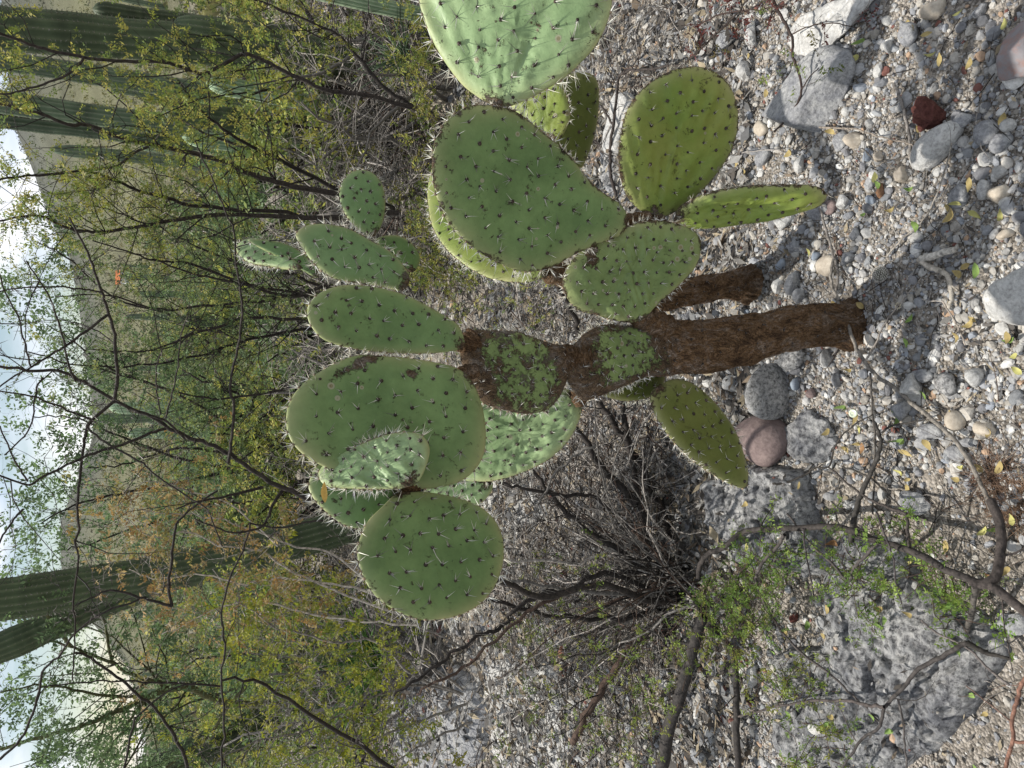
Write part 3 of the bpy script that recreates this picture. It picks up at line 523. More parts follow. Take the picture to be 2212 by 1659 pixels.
ROCKS = [
 (1640,118,1842,306, .075, M_GREY, 'large flat angular grey rock beside the drooping yellow-green pad', dict(K=9, soft=30, rough=.06, lo=.5)),
 (1690,-10,1880,118, .05, M_WHITE, 'broad low pale slab under red-leaved twigs at the right edge', dict(K=16, soft=9, rough=.12)),
 (1970,280,2070,352, .055, M_WHITE, 'smooth oblong whitish cobble touching the dark red rock', dict(rough=.03, soft=7, lo=.85, K=8, rot=(68, 34, -58))),
 (1972,204,2040,282, .06, M_RED, 'jagged dark red lava rock in the gravel', dict(rough=.22, K=10, soft=14)),
 (2158,40,2260,200, .07, M_RUST, 'grey slate slab with rust-orange bands, cut by the near edge of the photo', dict(rough=.03, K=12, soft=18)),
 (2133,566,2330,704, .13, M_WHITE, 'big white weathered boulder cut by the near edge of the photo', dict(rough=.05, soft=8)),
 (1620,784,1712,912, .12, M_BOULD, 'rounded black-speckled grey boulder left of the cactus trunk', dict(rough=.025, soft=4, K=8, lo=.85)),
 (1578,894,1706,1012, .10, M_BROWN, 'smooth reddish-brown boulder touching the speckled grey one', dict(rough=.02, soft=4, K=8, lo=.85)),
 (1672,745,1740,806, .05, M_BOULD, 'small dark lichen-covered rock at the foot of the trunk', dict(rough=.15)),
 (1690,880,1800,1000, .035, M_BED, 'low bluish grey pitted rock between brown boulder and button', dict(rough=.12)),
 (1285,198,1390,335, .12, M_WHITE, 'pale blue-grey rock behind the round yellow-green pad', dict(rough=.08)),
 (1540,65,1588,112, .035, M_GREY, 'grey angular stone below red-leaved twigs, paler one beside it', {}),
 (1590,132,1628,178, .04, M_WHITE, 'white angular stone just below the round yellow-green pad', {}),
 (1610,44,1640,106, .03, M_WHITE, 'long white stone half under the thin red-leaved stem', {}),
 (1981,-5,2040,46, .03, M_TAN, 'rough tan conglomerate stone near the right edge', dict(rough=.14)),
 (1941,50,1987,101, .04, M_GREY, 'round pale grey stone above the oblong tan stone', {}),
 (1908,85,1934,116, .03, M_WHITE, 'small pointed white stone next to a round grey one', {}),
 (2100,5,2136,36, .02, M_GREY, 'flat blocky grey stone near the rust-banded slate', {}),
 (1885,268,1910,300, .0, None, None, {}),
 (1931,358,1965,394, .03, M_TAN, 'squarish tan-grey stone under the oblong cobble', dict(K=7, soft=20)),
 (2052,244,2100,282, .028, M_GREY, 'cracked dark grey wedge stone beside the oblong cobble', dict(K=8, soft=20)),
 (2102,260,2156,314, .03, M_GREY, 'pentagon-shaped flat grey stone near the oblong cobble', dict(K=7, soft=20)),
 (2158,258,2196,290, .028, M_WHITE, 'rounded pale stone at the near edge right of the pentagon one', {}),
 (2140,288,2186,334, .025, M_GREY, 'flat light grey chip under the pentagon-shaped stone', {}),
 (2118,328,2150,362, .02, M_GREY, 'small grey diamond-shaped chip in near gravel', {}),
 (2050,396,2090,452, .022, M_GREY, 'flat split grey shale beside curled yellow leaves', dict(K=7, soft=20)),
 (2104,388,2140,432, .032, M_WHITE, 'chunky off-white stone near the tan blocky stone', {}),
 (2136,400,2182,442, .03, M_TAN, 'blocky tan stone near the near edge', {}),
 (1631,316,1668,364, .025, M_GREY, 'flat dark blue-grey stone between the two hanging pads', dict(K=8, soft=18)),
 (1590,272,1616,302, .02, M_GREY, 'small blue-grey pebble stone beside the round yellow-green pad', {}),
 (1628,255,1660,296, .02, M_TAN, 'pair-like oval cream stone below the flat angular rock', {}),
 (1822,285,1864,322, .03, M_TAN, 'brownish faceted stone on grey flat chip', dict(K=9, soft=16)),
 (1796,286,1832,330, .02, M_GREY, 'light grey flat chip beside the brownish faceted stone', {}),
 (1664,462,1712,500, .03, M_WHITE, 'white stone peeking out below the narrow hanging pad', {}),
 (1745,440,1795,478, .03, M_GREY, 'grey cobble at the tip of the narrow hanging pad', {}),
 (1700,520,1732,555, .02, M_GREY, 'dark grey flat stone above the blue pebbles', {}),
 (1774,432,1808,470, .02, M_BROWN, 'pinkish brown stone near the tip of the narrow pad', {}),
 (1691,582,1734,640, .05, M_GREY, 'upright grey stone standing between the two corky stems', dict(rough=.06)),
 (1712,622,1745,656, .035, M_GREY, 'small rough grey stone leaning on the upright grey one', {}),
 (1764,550,1810,598, .025, M_TAN, 'cream flat stone above the blue pebble', dict(K=9, soft=14)),
 (1674,558,1698,584, .022, M_BLUE, 'blue-grey rounded pebble between the two stems, the larger one', dict(soft=5)),
 (1752,543,1774,564, .02, M_BLUE, 'small blue pebble next to the cream flat stone', dict(soft=5)),
 (1607,667,1624,682, .012, M_BLUE, 'tiny pale blue pebble right beside the trunk', dict(soft=5)),
 (1620,616,1648,642, .028, M_TAN, 'pale cream cubic stone at the foot of the second stem', dict(K=7, soft=18)),
 (1812,545,1846,575, .025, M_GREY, 'round grey stone beyond the little ball cactus', {}),
 (1775,752,1800,794, .035, M_WHITE, 'upright white sliver stone left of the trunk base', {}),
 (1796,804,1820,838, .03, M_GREY, 'oval grey stone left of the trunk base', {}),
 (1704,814,1730,844, .025, M_BLUE, 'bluish square stone touching the speckled boulder', dict(soft=8)),
 (1560,810,1595,848, .03, M_WHITE, 'cream stone at the top of the speckled boulder', {}),
 (1740,838,1764,862, .02, M_BROWN, 'small brown stone in front of the speckled boulder', {}),
 (1944,806,2000,870, .045, M_WHITE, 'whitish round stone with a grey corner beside the long dry stick', dict(rough=.05)),
 (1924,856,1972,912, .04, M_GREY, 'light grey angular stone beneath the long dry stick', {}),
 (1965,797,2015,830, .02, M_GREY, 'dark slab tucked behind the whitish round stone', {}),
 (2020,802,2072,856, .035, M_BOULD, 'crumbly grey and black stone near the long dry stick', dict(rough=.2)),
 (2083,794,2130,838, .04, M_WHITE, 'off-white squarish stone near the near edge, left part', {}),
 (2036,886,2084,932, .035, M_TAN, 'tan hexagonal stone beside the long dry stick', dict(K=8, soft=16)),
 (2104,908,2150,944, .025, M_TAN, 'pale low stone close to the red-brown root tuft', {}),
 (1980,914,2034,956, .02, M_GREY, 'flat grey plate under the long dry stick', dict(K=8, soft=18)),
 (2040,962,2088,1006, .02, M_GREY, 'dark grey flat oval plate touching the dry stick', {}),
 (2070,945,2112,966, .015, M_GREY, 'thin grey sliver beside the dark oval plate', {}),
 (1785,940,1815,962, .02, M_GREY, 'pale stone beside the button', {}),
 (1940,1058,2006,1112, .04, M_GREY, 'cream-grey angular stone at the edge of the bedrock', dict(rough=.06)),
 (1944,1246,1990,1292, .03, M_WHITE, 'white wedge of stone under green leaflets on the bedrock', dict(K=7, soft=18)),
 (2150,1320,2222,1372, .03, M_GREY, 'smooth grey rounded stone at the near left edge', {}),
 (1701,1322,1726,1350, .025, M_RED, 'small dark red stone on the bedrock', dict(rough=.15)),
 (1492,1608,1530,1650, .035, M_GREY, 'pale grey stone in the bottom corner under dark sticks', {}),
 (1610,1425,1640,1490, .03, M_WHITE, 'long pale stone between dark sticks on the bedrock', {}),
 (2104,1440,2140,1475, .02, M_GREY, 'grey chip on the brown earth near the left corner', {}),
 (1205,1396,1225,1424, .03, mat_rock('orange_tile', (.42, .20, .13), (.5, .25, .17), (.35, .15, .1), .2), 'orange fragment on the gravel beyond the dark sticks', {}),
 (1893,395,1914,432, .02, mat_rock('rusty_stone', (.28, .15, .08), (.34, .2, .12), (.15, .08, .05), .4), 'round rust-brown stone in the near gravel', dict(rough=.1)),
 (1868,420,1896,445, .018, M_BLUE, 'small dark blue-grey oval stone in the near gravel', {}),
 (1800,420,1838,455, .03, M_WHITE, 'round off-white stone below the narrow hanging pad', {}),
 (1833,492,1862,520, .022, M_GREY, 'pale grey stone between yellow leaves in the gravel', {}),
 (2150,495,2190,520, .02, M_TAN, 'small sandy stone near the big white boulder', {}),
 (1860,320,1885,350, .025, M_BLUE, 'pointed pale bluish stone near the thin grey stick', {}),
 (1886,325,1912,355, .025, M_TAN, 'rough yellowish stone near the squarish tan one', {}),
]
for k, (x0, y0, x1, y1, h, m, lb, kw) in enumerate(ROCKS):
    if m is None: continue
    big = max(x1-x0, y1-y0) > 60; kw = dict(kw); kw.setdefault('rough', .06); kw.setdefault('K', 9); kw.setdefault('soft', 26); kw.setdefault('lo', .45)
    rock(x0, y0, x1, y1, h, m, lb, sub=5 if big else 3, seed=k+1, **kw)

SLF = []
def TOP(x, y):
    z = H(x, y)
    for f in SLF: z = np.maximum(z, f(x, y))
    return z
def slab(poly, h, m, label, seed=1, name='rock_slab', pits=1.0, edge=.16):
    W = np.array([GP(x, y)[:2] for x, y in poly]); cen = W.mean(0); P2 = W-cen; nth = 170; nr = 80
    mm = len(P2); Q = np.vstack([P2[-2:], P2, P2[:3]]); t = np.linspace(0, mm, 400, endpoint=False); i = t.astype(int); f = (t-i)[:, None]
    p0, p1, p2, p3 = Q[i+1], Q[i+2], Q[i+3], Q[i+4]; O = .5*((2*p1)+(p2-p0)*f+(2*p0-5*p1+4*p2-p3)*f**2+(3*p1-p0-3*p2+p3)*f**3)
    th = np.arctan2(O[:, 1], O[:, 0]); rd = np.hypot(O[:, 0], O[:, 1]); o = np.argsort(th); tg = np.linspace(-math.pi, math.pi, nth, endpoint=False); rg = np.interp(tg, th[o], rd[o], period=2*math.pi)
    rg = rg*(1+.10*fbm(np.cos(tg)*4+seed, np.sin(tg)*4, seed, 5)*2)
    k = np.linspace(0, 1, nr)[1:]; X = cen[0]+k[:, None]*rg*np.cos(tg); Y = cen[1]+k[:, None]*rg*np.sin(tg)
    prof = np.clip((1-k)/edge, 0, 1)**.45
    q = fbm(X*5, Y*5, seed+3, 4); q2 = fbm(X*26, Y*26, seed+9, 4); q3 = vn(X*55, Y*55, seed+33)
    Z = H(X, Y)-.02+(prof[:, None])*(h+.02)*(1+q*.9)+prof[:, None]*(q2*.034-pits*.03*np.clip(q3-.60, 0, 1)*2.6)
    V = np.stack([X, Y, Z], 2).reshape(-1, 3); c = len(V); V = np.vstack([V, [cen[0], cen[1], float(np.mean(Z[0]))]])
    n = nr-1; i = np.arange(n-1)[:, None]*nth; j = np.arange(nth)[None]; j2 = (j+1) % nth; A = (i+j).ravel(); B = (i+j2).ravel(); C = (i+nth+j2).ravel(); D = (i+nth+j).ravel()
    F = np.vstack([np.stack([A, D, C], 1), np.stack([A, C, B], 1), np.stack([np.full(nth, c), np.arange(nth), (np.arange(nth)+1) % nth], 1)])
    mb = MB(); mb.add(V, F, (1, 1, 1), 0, True); mb.build(name, m, loc=(cen[0], cen[1], 0), label=label, category='rock', kind='thing')
    def zf(x, y):
        dx, dy = x-cen[0], y-cen[1]; k_ = np.hypot(dx, dy)/np.interp(np.arctan2(dy, dx), tg, rg, period=2*math.pi); pf = np.clip((1-k_)/edge, 0, 1)**.45
        return np.where(k_ < 1, H(x, y)-.02+pf*(h+.02)*(1+fbm(x*5, y*5, seed+3, 4)*.9)+pf*(fbm(x*26, y*26, seed+9, 4)*.034-pits*.03*np.clip(vn(x*55, y*55, seed+33)-.60, 0, 1)*2.6), -9)
    SLF.append(zf)
SL1 = [(1525,1060),(1560,1010),(1640,1000),(1720,1010),(1760,1050),(1775,1120),(1810,1180),(1800,1240),(1700,1235),(1610,1225),(1545,1170)]
SL2 = [(1790,1195),(1850,1140),(1930,1150),(1980,1200),(2000,1260),(2080,1300),(2140,1340),(2180,1400),(2150,1450),(2120,1520),(2060,1590),(1980,1650),(1880,1700),(1800,1690),(1700,1640),(1670,1570),(1700,1500),(1680,1430),(1720,1400),(1790,1390),(1800,1300)]
SL3 = [(1035,1045),(1090,1030),(1150,1050),(1190,1090),(1160,1130),(1110,1150),(1060,1135)]
SL4 = [(1070,1420),(1120,1400),(1180,1420),(1215,1480),(1215,1560),(1225,1640),(1180,1720),(1100,1700),(1060,1620),(1075,1540),(1050,1470)]
SL5 = [(880,1440),(940,1430),(1010,1450),(1050,1500),(1060,1590),(1030,1660),(960,1690),(890,1650),(870,1550)]
SL6 = [(1300,340),(1340,320),(1385,345),(1392,400),(1360,440),(1310,430),(1275,390)]
slab(SL1, .05, M_BED, 'rough dark-pitted grey bedrock hump behind the brown boulder', 3)
slab(SL2, .055, M_BED, 'large pitted grey bedrock slab under the bowed branch in the lower left', 5)
slab(SL3, .025, M_WHITE, 'bright sunlit pale slab just beyond the round left pad', 8, pits=.4)
slab(SL4, .02, M_WHITE, 'long bright whitish rock ledge beyond the dark sticks on the left', 11, pits=.5)
slab(SL5, .12, M_GREY, 'grey ledge standing in for shaded litter behind the dry shrub on the far left', 14, pits=.6, edge=.35)  # stands in for shaded litter; the shade is put in as darker grey
slab(SL6, .04, M_GREY, 'blue-grey slab beneath a thin dark branch behind the round yellow-green pad', 17)
slab([(870,150),(930,140),(980,170),(985,230),(940,260),(880,240),(860,190)], .14, M_TAN, 'sandy boulder among yellow-green twigs behind the top right pad', 19, edge=.4)
slab([(810,330),(850,310),(890,330),(900,380),(870,420),(830,400)], .16, M_GREY, 'shaded grey rock behind the small upright pad', 23, edge=.4)
0 and slab([(985,600),(1060,590),(1110,620),(1120,680),(1090,730),(1030,740),(980,700)], .06, M_WHITE, 'pale rock seen between the corky pads and the tall middle pads', 27, pits=.5)

# ================================================================== GRAVEL
SLABS = [np.array([GP(x, y)[:2] for x, y in s]) for s in (SL1, SL2, SL3, SL4)]
def inpoly(x, y, P):
    c = np.zeros(len(x), bool); j = len(P)-1
    for i in range(len(P)):
        xi, yi, xj, yj = P[i][0], P[i][1], P[j][0], P[j][1]
        c ^= ((yi > y) != (yj > y)) & (x < (xj-xi)*(y-yi)/(yj-yi+1e-12)+xi); j = i
    return c
def scatter(n, y0, y1, rng, p=1.0):
    y = y0+(y1-y0)*rng.random(n)**p; hw = .50*np.sqrt(y*y+CH*CH)*1.06+.18
    x = rng.uniform(-1, 1, n)*hw; return x, y
def stones(n, y0, y1, s0, s1, sub, rng, pw, keep=1., sink=.25, flat=.7):
    x, y = scatter(n, y0, y1, rng); s = s0*(s1/s0)**(rng.random(n)**pw)
    m = np.ones(n, bool)
    for P in SLABS: m &= ~(inpoly(x, y, P) & (rng.random(n) > keep))
    # brown bare earth shows through in patches
    bare = fbm(x*2.2+5, y*2.2, 61, 3); m &= (rng.random(n) < np.clip(1.1-np.clip(bare+.12*(x < -.25)+.1*ss(1.25, .9, y), 0, 1)*(5.5 if s1 < .012 else 2.2), .12, 1))
    x, y, s = x[m], y[m], s[m]; n = len(x)
    S, F = stone_shapes(n, sub, rng, 8, 26 if sub > 1 else 12, .5)
    asp = np.stack([rng.uniform(.8, 1.25, n), rng.uniform(.65, 1.0, n), rng.uniform(.42, .8, n)*flat/.7], 1)
    V = S*(asp*s[:, None])[:, None, :]; V = np.einsum('nij,nvj->nvi', rand_rot(n, rng), V)
    z = TOP(x, y)+s*asp[:, 2]*(.6-sink)
    V = V+np.stack([x, y, z], 1)[:, None]
    return V, F, stone_color(n, rng), x, y, z
rng = np.random.default_rng(11); mb = MB()
def addst(a):
    V, F, c, *_ = a; n, k = V.shape[:2]; mb.add(V.reshape(-1, 3), (F[None]+(np.arange(n)*k)[:, None, None]).reshape(-1, 3), np.repeat(c, k, 0), 0, False)
addst(stones(36000, .72, 2.1, .0026, .0052, 0, rng, 1.0, .07))
addst(stones(19000, .72, 2.0, .0045, .0095, 1, rng, 1.5, .05))
addst(stones(3600, .72, 2.0, .0085, .017, 2, rng, 1.8, .04))
addst(stones(16000, 1.8, 3.4, .005, .016, 0, rng, 1.5, .15))
addst(stones(3500, 1.8, 3.4, .01, .026, 1, rng, 1.8, .15))
addst(stones(6000, 3.2, 7.5, .012, .04, 1, rng, 2.0, .3))
mb.build('gravel', M_PEB, kind='stuff')
# the larger pebbles, each an object
V, F, c, x, y, z = stones(330, .76, 2.1, .013, .024, 2, rng, 1.6, .03)
names = ['pale grey pebble lying loose in the gravel', 'whitish pebble lying loose in the gravel', 'dark grey pebble lying loose in the gravel']
for i in range(min(len(V), 290)):
    P = np.array((x[i], y[i], z[i])); lum = c[i].mean(); kk = 1 if lum > .5 else (0 if lum > .36 else 2)
    if c[i][0] > c[i][2]*1.35: continue
    me = mesh_from('pebble', V[i]-P, F, np.tile(c[i], (len(V[i]), 1)), None, np.zeros(len(F))); me.materials.append(M_PEB)
    o = bpy.data.objects.new('pebble', me); COL.objects.link(o); o.location = P; o['label'] = names[kk]; o['category'] = 'pebble'; o['group'] = ('pale grey', 'whitish', 'dark grey')[kk]+' loose pebbles in the gravel'

# ================================================================== LITTER: leaves, twigs, shreds
def leaf_mesh(seed, L=.03, W=.010, curl=.35):
    n = 7; t = np.linspace(0, 1, n); w_ = W*np.sin(np.pi*t**.8)**.8; w_[0] = w_[-1] = .0004; r = random.Random(seed)
    z = curl*L*(t-.5)**2*r.uniform(.5, 2)*2; tw = r.uniform(-.9, .9)
    V = []
    for i in range(n):
        for s in (-1, 0, 1): V.append((t[i]*L-L/2, s*w_[i]*math.cos(tw*t[i])+.2*L*math.sin(t[i]*2)*(.3 if r.random() < .5 else .2), z[i]+abs(s)*w_[i]*.5+s*w_[i]*math.sin(tw*t[i])))
    F = []
    for i in range(n-1):
        for s in (0, 1): a = i*3+s; F += [(a, a+3, a+4), (a, a+4, a+1)]
    return np.array(V), np.array(F)
LC = {'yellow': (.42, .33, .14), 'green': (.20, .30, .08), 'pale': (.46, .44, .16), 'brown': (.30, .17, .08)}
LLAB = {'yellow': 'curled yellow dry leaf fallen on the gravel', 'green': 'fresh green leaf fallen on the gravel', 'pale': 'yellowish green leaf fallen on the gravel', 'brown': 'brown shrivelled leaf fallen on the gravel'}
LM = {}
for cn, cc in LC.items():
    LM[cn] = []
    for k in range(5):
        V, F = leaf_mesh(k*7+len(cn), random.uniform(.022, .036), random.uniform(.0045, .008), random.uniform(.3, 1.0))
        me = mesh_from('fallen_leaf', V, F, np.tile(np.array(cc)*random.uniform(.8, 1.15), (len(V), 1)), None, np.ones(len(F))); me.materials.append(M_LITTER); LM[cn].append(me)
pix = [(2050,450,'yellow'),(2058,470,'yellow'),(2070,440,'pale'),(1970,410,'green'),(1975,70,'yellow'),(2005,75,'yellow'),(2175,55,'pale'),(2100,140,'yellow'),(2015,120,'pale'),(2035,130,'yellow'),(2075,30,'pale'),(1865,90,'green'),(1902,400,'green'),(1990,280,'yellow'),(2095,400,'yellow'),(1800,285,'yellow'),(1712,330,'yellow'),(1612,370,'yellow'),(1962,60,'yellow'),
 (2075,590,'yellow'),(2090,575,'yellow'),(2110,590,'green'),(2105,690,'yellow'),(2100,700,'yellow'),(1970,690,'green'),(1960,740,'green'),(2070,730,'yellow'),(2180,730,'yellow'),(2190,735,'green'),(2200,800,'pale'),(1840,800,'yellow'),(1830,880,'green'),(1850,905,'yellow'),(1945,905,'green'),(2055,895,'yellow'),(2140,935,'yellow'),(1860,930,'pale'),(1955,950,'green'),(1860,960,'yellow'),(1960,978,'yellow'),(2005,960,'yellow'),(1950,1020,'pale'),(1965,1035,'yellow'),(1962,1055,'yellow'),(1830,970,'yellow'),(2082,1010,'pale'),(2070,1035,'yellow'),(1744,1048,'yellow'),(1995,1323,'yellow'),(1950,1330,'green'),(1930,1345,'green'),(1675,1410,'green'),(1749,1350,'green'),(1812,1370,'yellow'),(1700,1365,'yellow'),(1815,1310,'yellow'),(1935,1310,'yellow'),(2130,1540,'yellow'),(2110,1660,'green'),(1920,1545,'green'),(1732,1540,'green'),(1820,1555,'green'),(1830,1540,'yellow'),(2130,1150,'pale'),(2165,1165,'yellow'),(2180,1230,'yellow'),(2150,1260,'brown'),(2105,1395,'green'),(2115,1500,'green'),(1645,1180,'pale'),(1805,1170,'brown'),(2045,1180,'yellow'),(2165,1145,'green'),(1850,125,'pale'),(1620,125,'yellow'),(1548,120,'yellow'),(1895,385,'pale'),(2165,470,'pale'),(1930,455,'yellow'),(1870,465,'green'),(1980,490,'green'),(1750,545,'pale'),(1616,600,'green'),(1636,575,'green')]
for k in range(26): pix.append((random.uniform(1550, 2200), random.uniform(10, 1640), random.choice(['yellow', 'yellow', 'brown', 'pale', 'green'])))
def rest(P): return Hs(P[0], P[1])
for k, (px, py, cn) in enumerate(pix):
    P = GP(px, py, .012); P[2] = max(P[2], float(TOP(np.array([P[0]]), np.array([P[1]]))[0])+.008); o = bpy.data.objects.new('fallen_leaf', random.choice(LM[cn])); COL.objects.link(o); o.location = P+np.array((0, 0, .004)); o.rotation_euler = (random.uniform(-.4, .4), random.uniform(-.4, .4), random.uniform(0, 6.3)); s = random.uniform(.7, 1.15); o.scale = (s, s, s)
    o['label'] = LLAB[cn]; o['category'] = 'leaf'; o['group'] = cn+' leaves fallen on the gravel'
# shreds of grey-brown litter and slivers, nobody could count them
mb = MB(); rng = np.random.default_rng(3)
def shreds(n, y0, y1, L0, L1, cols, wfun=None, lift=.01):
    x, y = scatter(n, y0, y1, rng)
    k = rng.random(n) < (wfun(x, y) if wfun is not None else 1.0)
    for Pq in SLABS[:2]: k &= ~(inpoly(x, y, Pq) & (rng.random(n) < .8))
    x, y = x[k], y[k]; n = len(x)
    L = rng.uniform(L0, L1, n); a = rng.uniform(0, 6.283, n); tz = rng.normal(0, .3, n); d = np.stack([np.cos(a)*np.cos(tz), np.sin(a)*np.cos(tz), np.sin(tz)], 1); b = np.stack([-np.sin(a), np.cos(a), rng.normal(0, .4, n)], 1)
    P = np.stack([x, y, TOP(x, y)+rng.uniform(.002, lift, n)], 1); wd = (L*rng.uniform(.06, .22, n))[:, None]; L = L[:, None]
    V = np.stack([P-d*L/2, P+b*wd, P+d*L/2, P-b*wd], 1).reshape(-1, 3); k = np.arange(n)[:, None]*4; F = np.stack([k+np.array((0, 1, 2)), k+np.array((0, 2, 3))], 1).reshape(-1, 3)
    c = np.array(cols)[rng.integers(0, len(cols), n)]*rng.uniform(.6, 1.2, (n, 1)); mb.add(V, F, np.repeat(c, 4, 0), 0)
LIT = [(.26, .25, .23), (.12, .11, .10), (.33, .32, .30), (.06, .052, .045), (.18, .14, .10), (.30, .25, .17), (.18, .18, .18), (.08, .07, .06)]
shreds(9000, .72, 2.0, .008, .03, LIT, lambda x, y: np.clip(.25+fbm(x*3, y*3, 81, 3)*2.4, .05, 1), .014)
shreds(14000, 1.6, 3.2, .015, .06, LIT, None, .03)
shreds(9000, 2.8, 6, .03, .09, LIT, None, .05)
mb.build('leaf_litter', M_LITTER, kind='stuff')

# ================================================================== BRANCHES AND LEAVES
DARKB = (.028, .023, .02); GREYB = (.15, .138, .125); PALEB = (.33, .30, .27); BROWNB = (.07, .045, .033)
def trace(pts, Y0, Y1, w0, w1, mode='Y', lift=.01, n=None):
    """a stem measured in the photograph: pixels, distance (or height over ground), widths in print px"""
    k = len(pts); P = []
    for i, (x, y) in enumerate(pts):
        f = i/(k-1); P.append(at(x, y, Y0+(Y1-Y0)*f) if mode == 'Y' else GP(x, y, Y0+(Y1-Y0)*f))
    P = np.array(P); n = n or max(6, k*4); Q = catmull(P, n)
    wv = np.linspace(w0, w1, n); r = np.array([pxm(q)*w_/2 for q, w_ in zip(Q, wv)])
    seg = np.linalg.norm(np.diff(Q, axis=0), axis=1).mean(); Q[1:-1] += np.random.default_rng(int(abs(Q[0, 0])*1e4)+k).normal(0, 1, (n-2, 3))*min(seg*.07, .006)
    return Q, r
def perp(d, rng):
    v = rng.normal(size=3); v -= d*np.dot(v, d); return v/(np.linalg.norm(v)+1e-9)
def zig(p, d, L, n, rng, droop=0., wob=.28):
    P = [p]; d = d/np.linalg.norm(d)
    for i in range(n):
        d = d+rng.normal(0, wob, 3)*np.array((1, 1, .8))+np.array((0, 0, -droop)); d /= np.linalg.norm(d); P.append(P[-1]+d*L/n)
    return np.array(P)
def sprout(mb, Q, r, rng, n, L, col, lv=1, leaves=None, thorns=None, t0=.1, ang=.9, sides=4, droop=0., up=.1, rk=.45, rmin=.0006, lpt=5):
    m = len(Q); T = np.gradient(Q, axis=0); T /= (np.linalg.norm(T, axis=1, keepdims=True)+1e-9)
    for _ in range(n):
        t = rng.uniform(t0, 1); i = min(m-1, int(t*(m-1))); d = T[i]*.6+perp(T[i], rng)*ang+np.array((0, 0, up)); ll = L*rng.uniform(.45, 1.2); P = zig(Q[i], d, ll, 5, rng, droop)
        r0 = max(r[i]*rk*rng.uniform(.6, 1.1), rmin); rr = np.linspace(r0, max(r0*.35, rmin*.6), 6); tube(mb, P, rr, sides if r0 > .002 else 3, np.array(col)*rng.uniform(.7, 1.3), 0)
        if thorns is not None:
            for q in P[1:]:
                if rng.random() < .8: thorns.append((q, perp(T[i], rng)+rng.normal(0, .3, 3)))
        if lv > 0: sprout(mb, P, rr, rng, max(2, int(n*.0)+3), ll*.5, col, lv-1, leaves, thorns, .2, ang, 3, droop, up, .6, rmin, lpt)
        elif leaves is not None:
            for _ in range(lpt): u = rng.uniform(.1, 1)*5; a = int(min(u, 4)); q = P[a]+(P[a+1]-P[a])*(u-a); leaves.append((q, perp(T[i], rng)+(P[-1]-P[0])/ll*.6+np.array((0, 0, .1))))
def pinnate(mb, LV, rng, L=.03, pairs=6, lf=.25, wd=.28, col=((.16, .22, .04),), var=.3, m=0):
    if not LV: return
    P = np.array([l[0] for l in LV]); A = np.array([l[1] for l in LV]); A /= (np.linalg.norm(A, axis=1, keepdims=True)+1e-9); n = len(P)
    B = np.cross(A, rng.normal(size=(n, 3))); B /= (np.linalg.norm(B, axis=1, keepdims=True)+1e-9); C = np.cross(A, B)
    Ln = (L*rng.uniform(.6, 1.3, n))[:, None, None]; c = np.array(col)[rng.integers(0, len(col), n)]*rng.uniform(1-var, 1+var, (n, 1))
    t = (np.arange(pairs)+.7)/pairs; t = np.repeat(t, 2)[None, :, None]; s = np.tile((-1, 1), pairs)[None, :, None]
    Q = P[:, None]+A[:, None]*Ln*t-C[:, None]*Ln*.25*t*t; D = B[:, None]*s*.8+A[:, None]*.45+C[:, None]*.3; D = D+rng.normal(0, .38, D.shape); Q = Q+rng.normal(0, .05, Q.shape)*Ln; l_ = Ln*lf*rng.uniform(.5, 1.35, (n, pairs*2, 1)); w_ = l_*wd
    Wv = np.cross(D, C[:, None]); Wv /= (np.linalg.norm(Wv, axis=2, keepdims=True)+1e-9)
    V = np.stack([Q, Q+D*l_*.5+Wv*w_, Q+D*l_, Q+D*l_*.5-Wv*w_], 2); k = V.shape[1]*4; V = V.reshape(-1, 3); q = np.arange(n*pairs*2)[:, None]*4
    F = np.stack([q+np.array((0, 1, 2)), q+np.array((0, 2, 3))], 1).reshape(-1, 3); mb.add(V, F, np.repeat(c, k, 0), m)
YG = ((.34, .36, .07), (.22, .28, .06), (.15, .21, .06), (.40, .37, .09)); MG = ((.13, .19, .07), (.19, .25, .08), (.10, .15, .06), (.24, .27, .09)); PG = ((.15, .23, .10), (.19, .28, .12), (.12, .18, .09)); OB = ((.30, .19, .07), (.36, .27, .12), (.24, .22, .07)); RB = ((.13, .035, .03), (.17, .05, .04), (.10, .09, .03)); BG = ((.13, .22, .045), (.17, .26, .05), (.22, .30, .06))

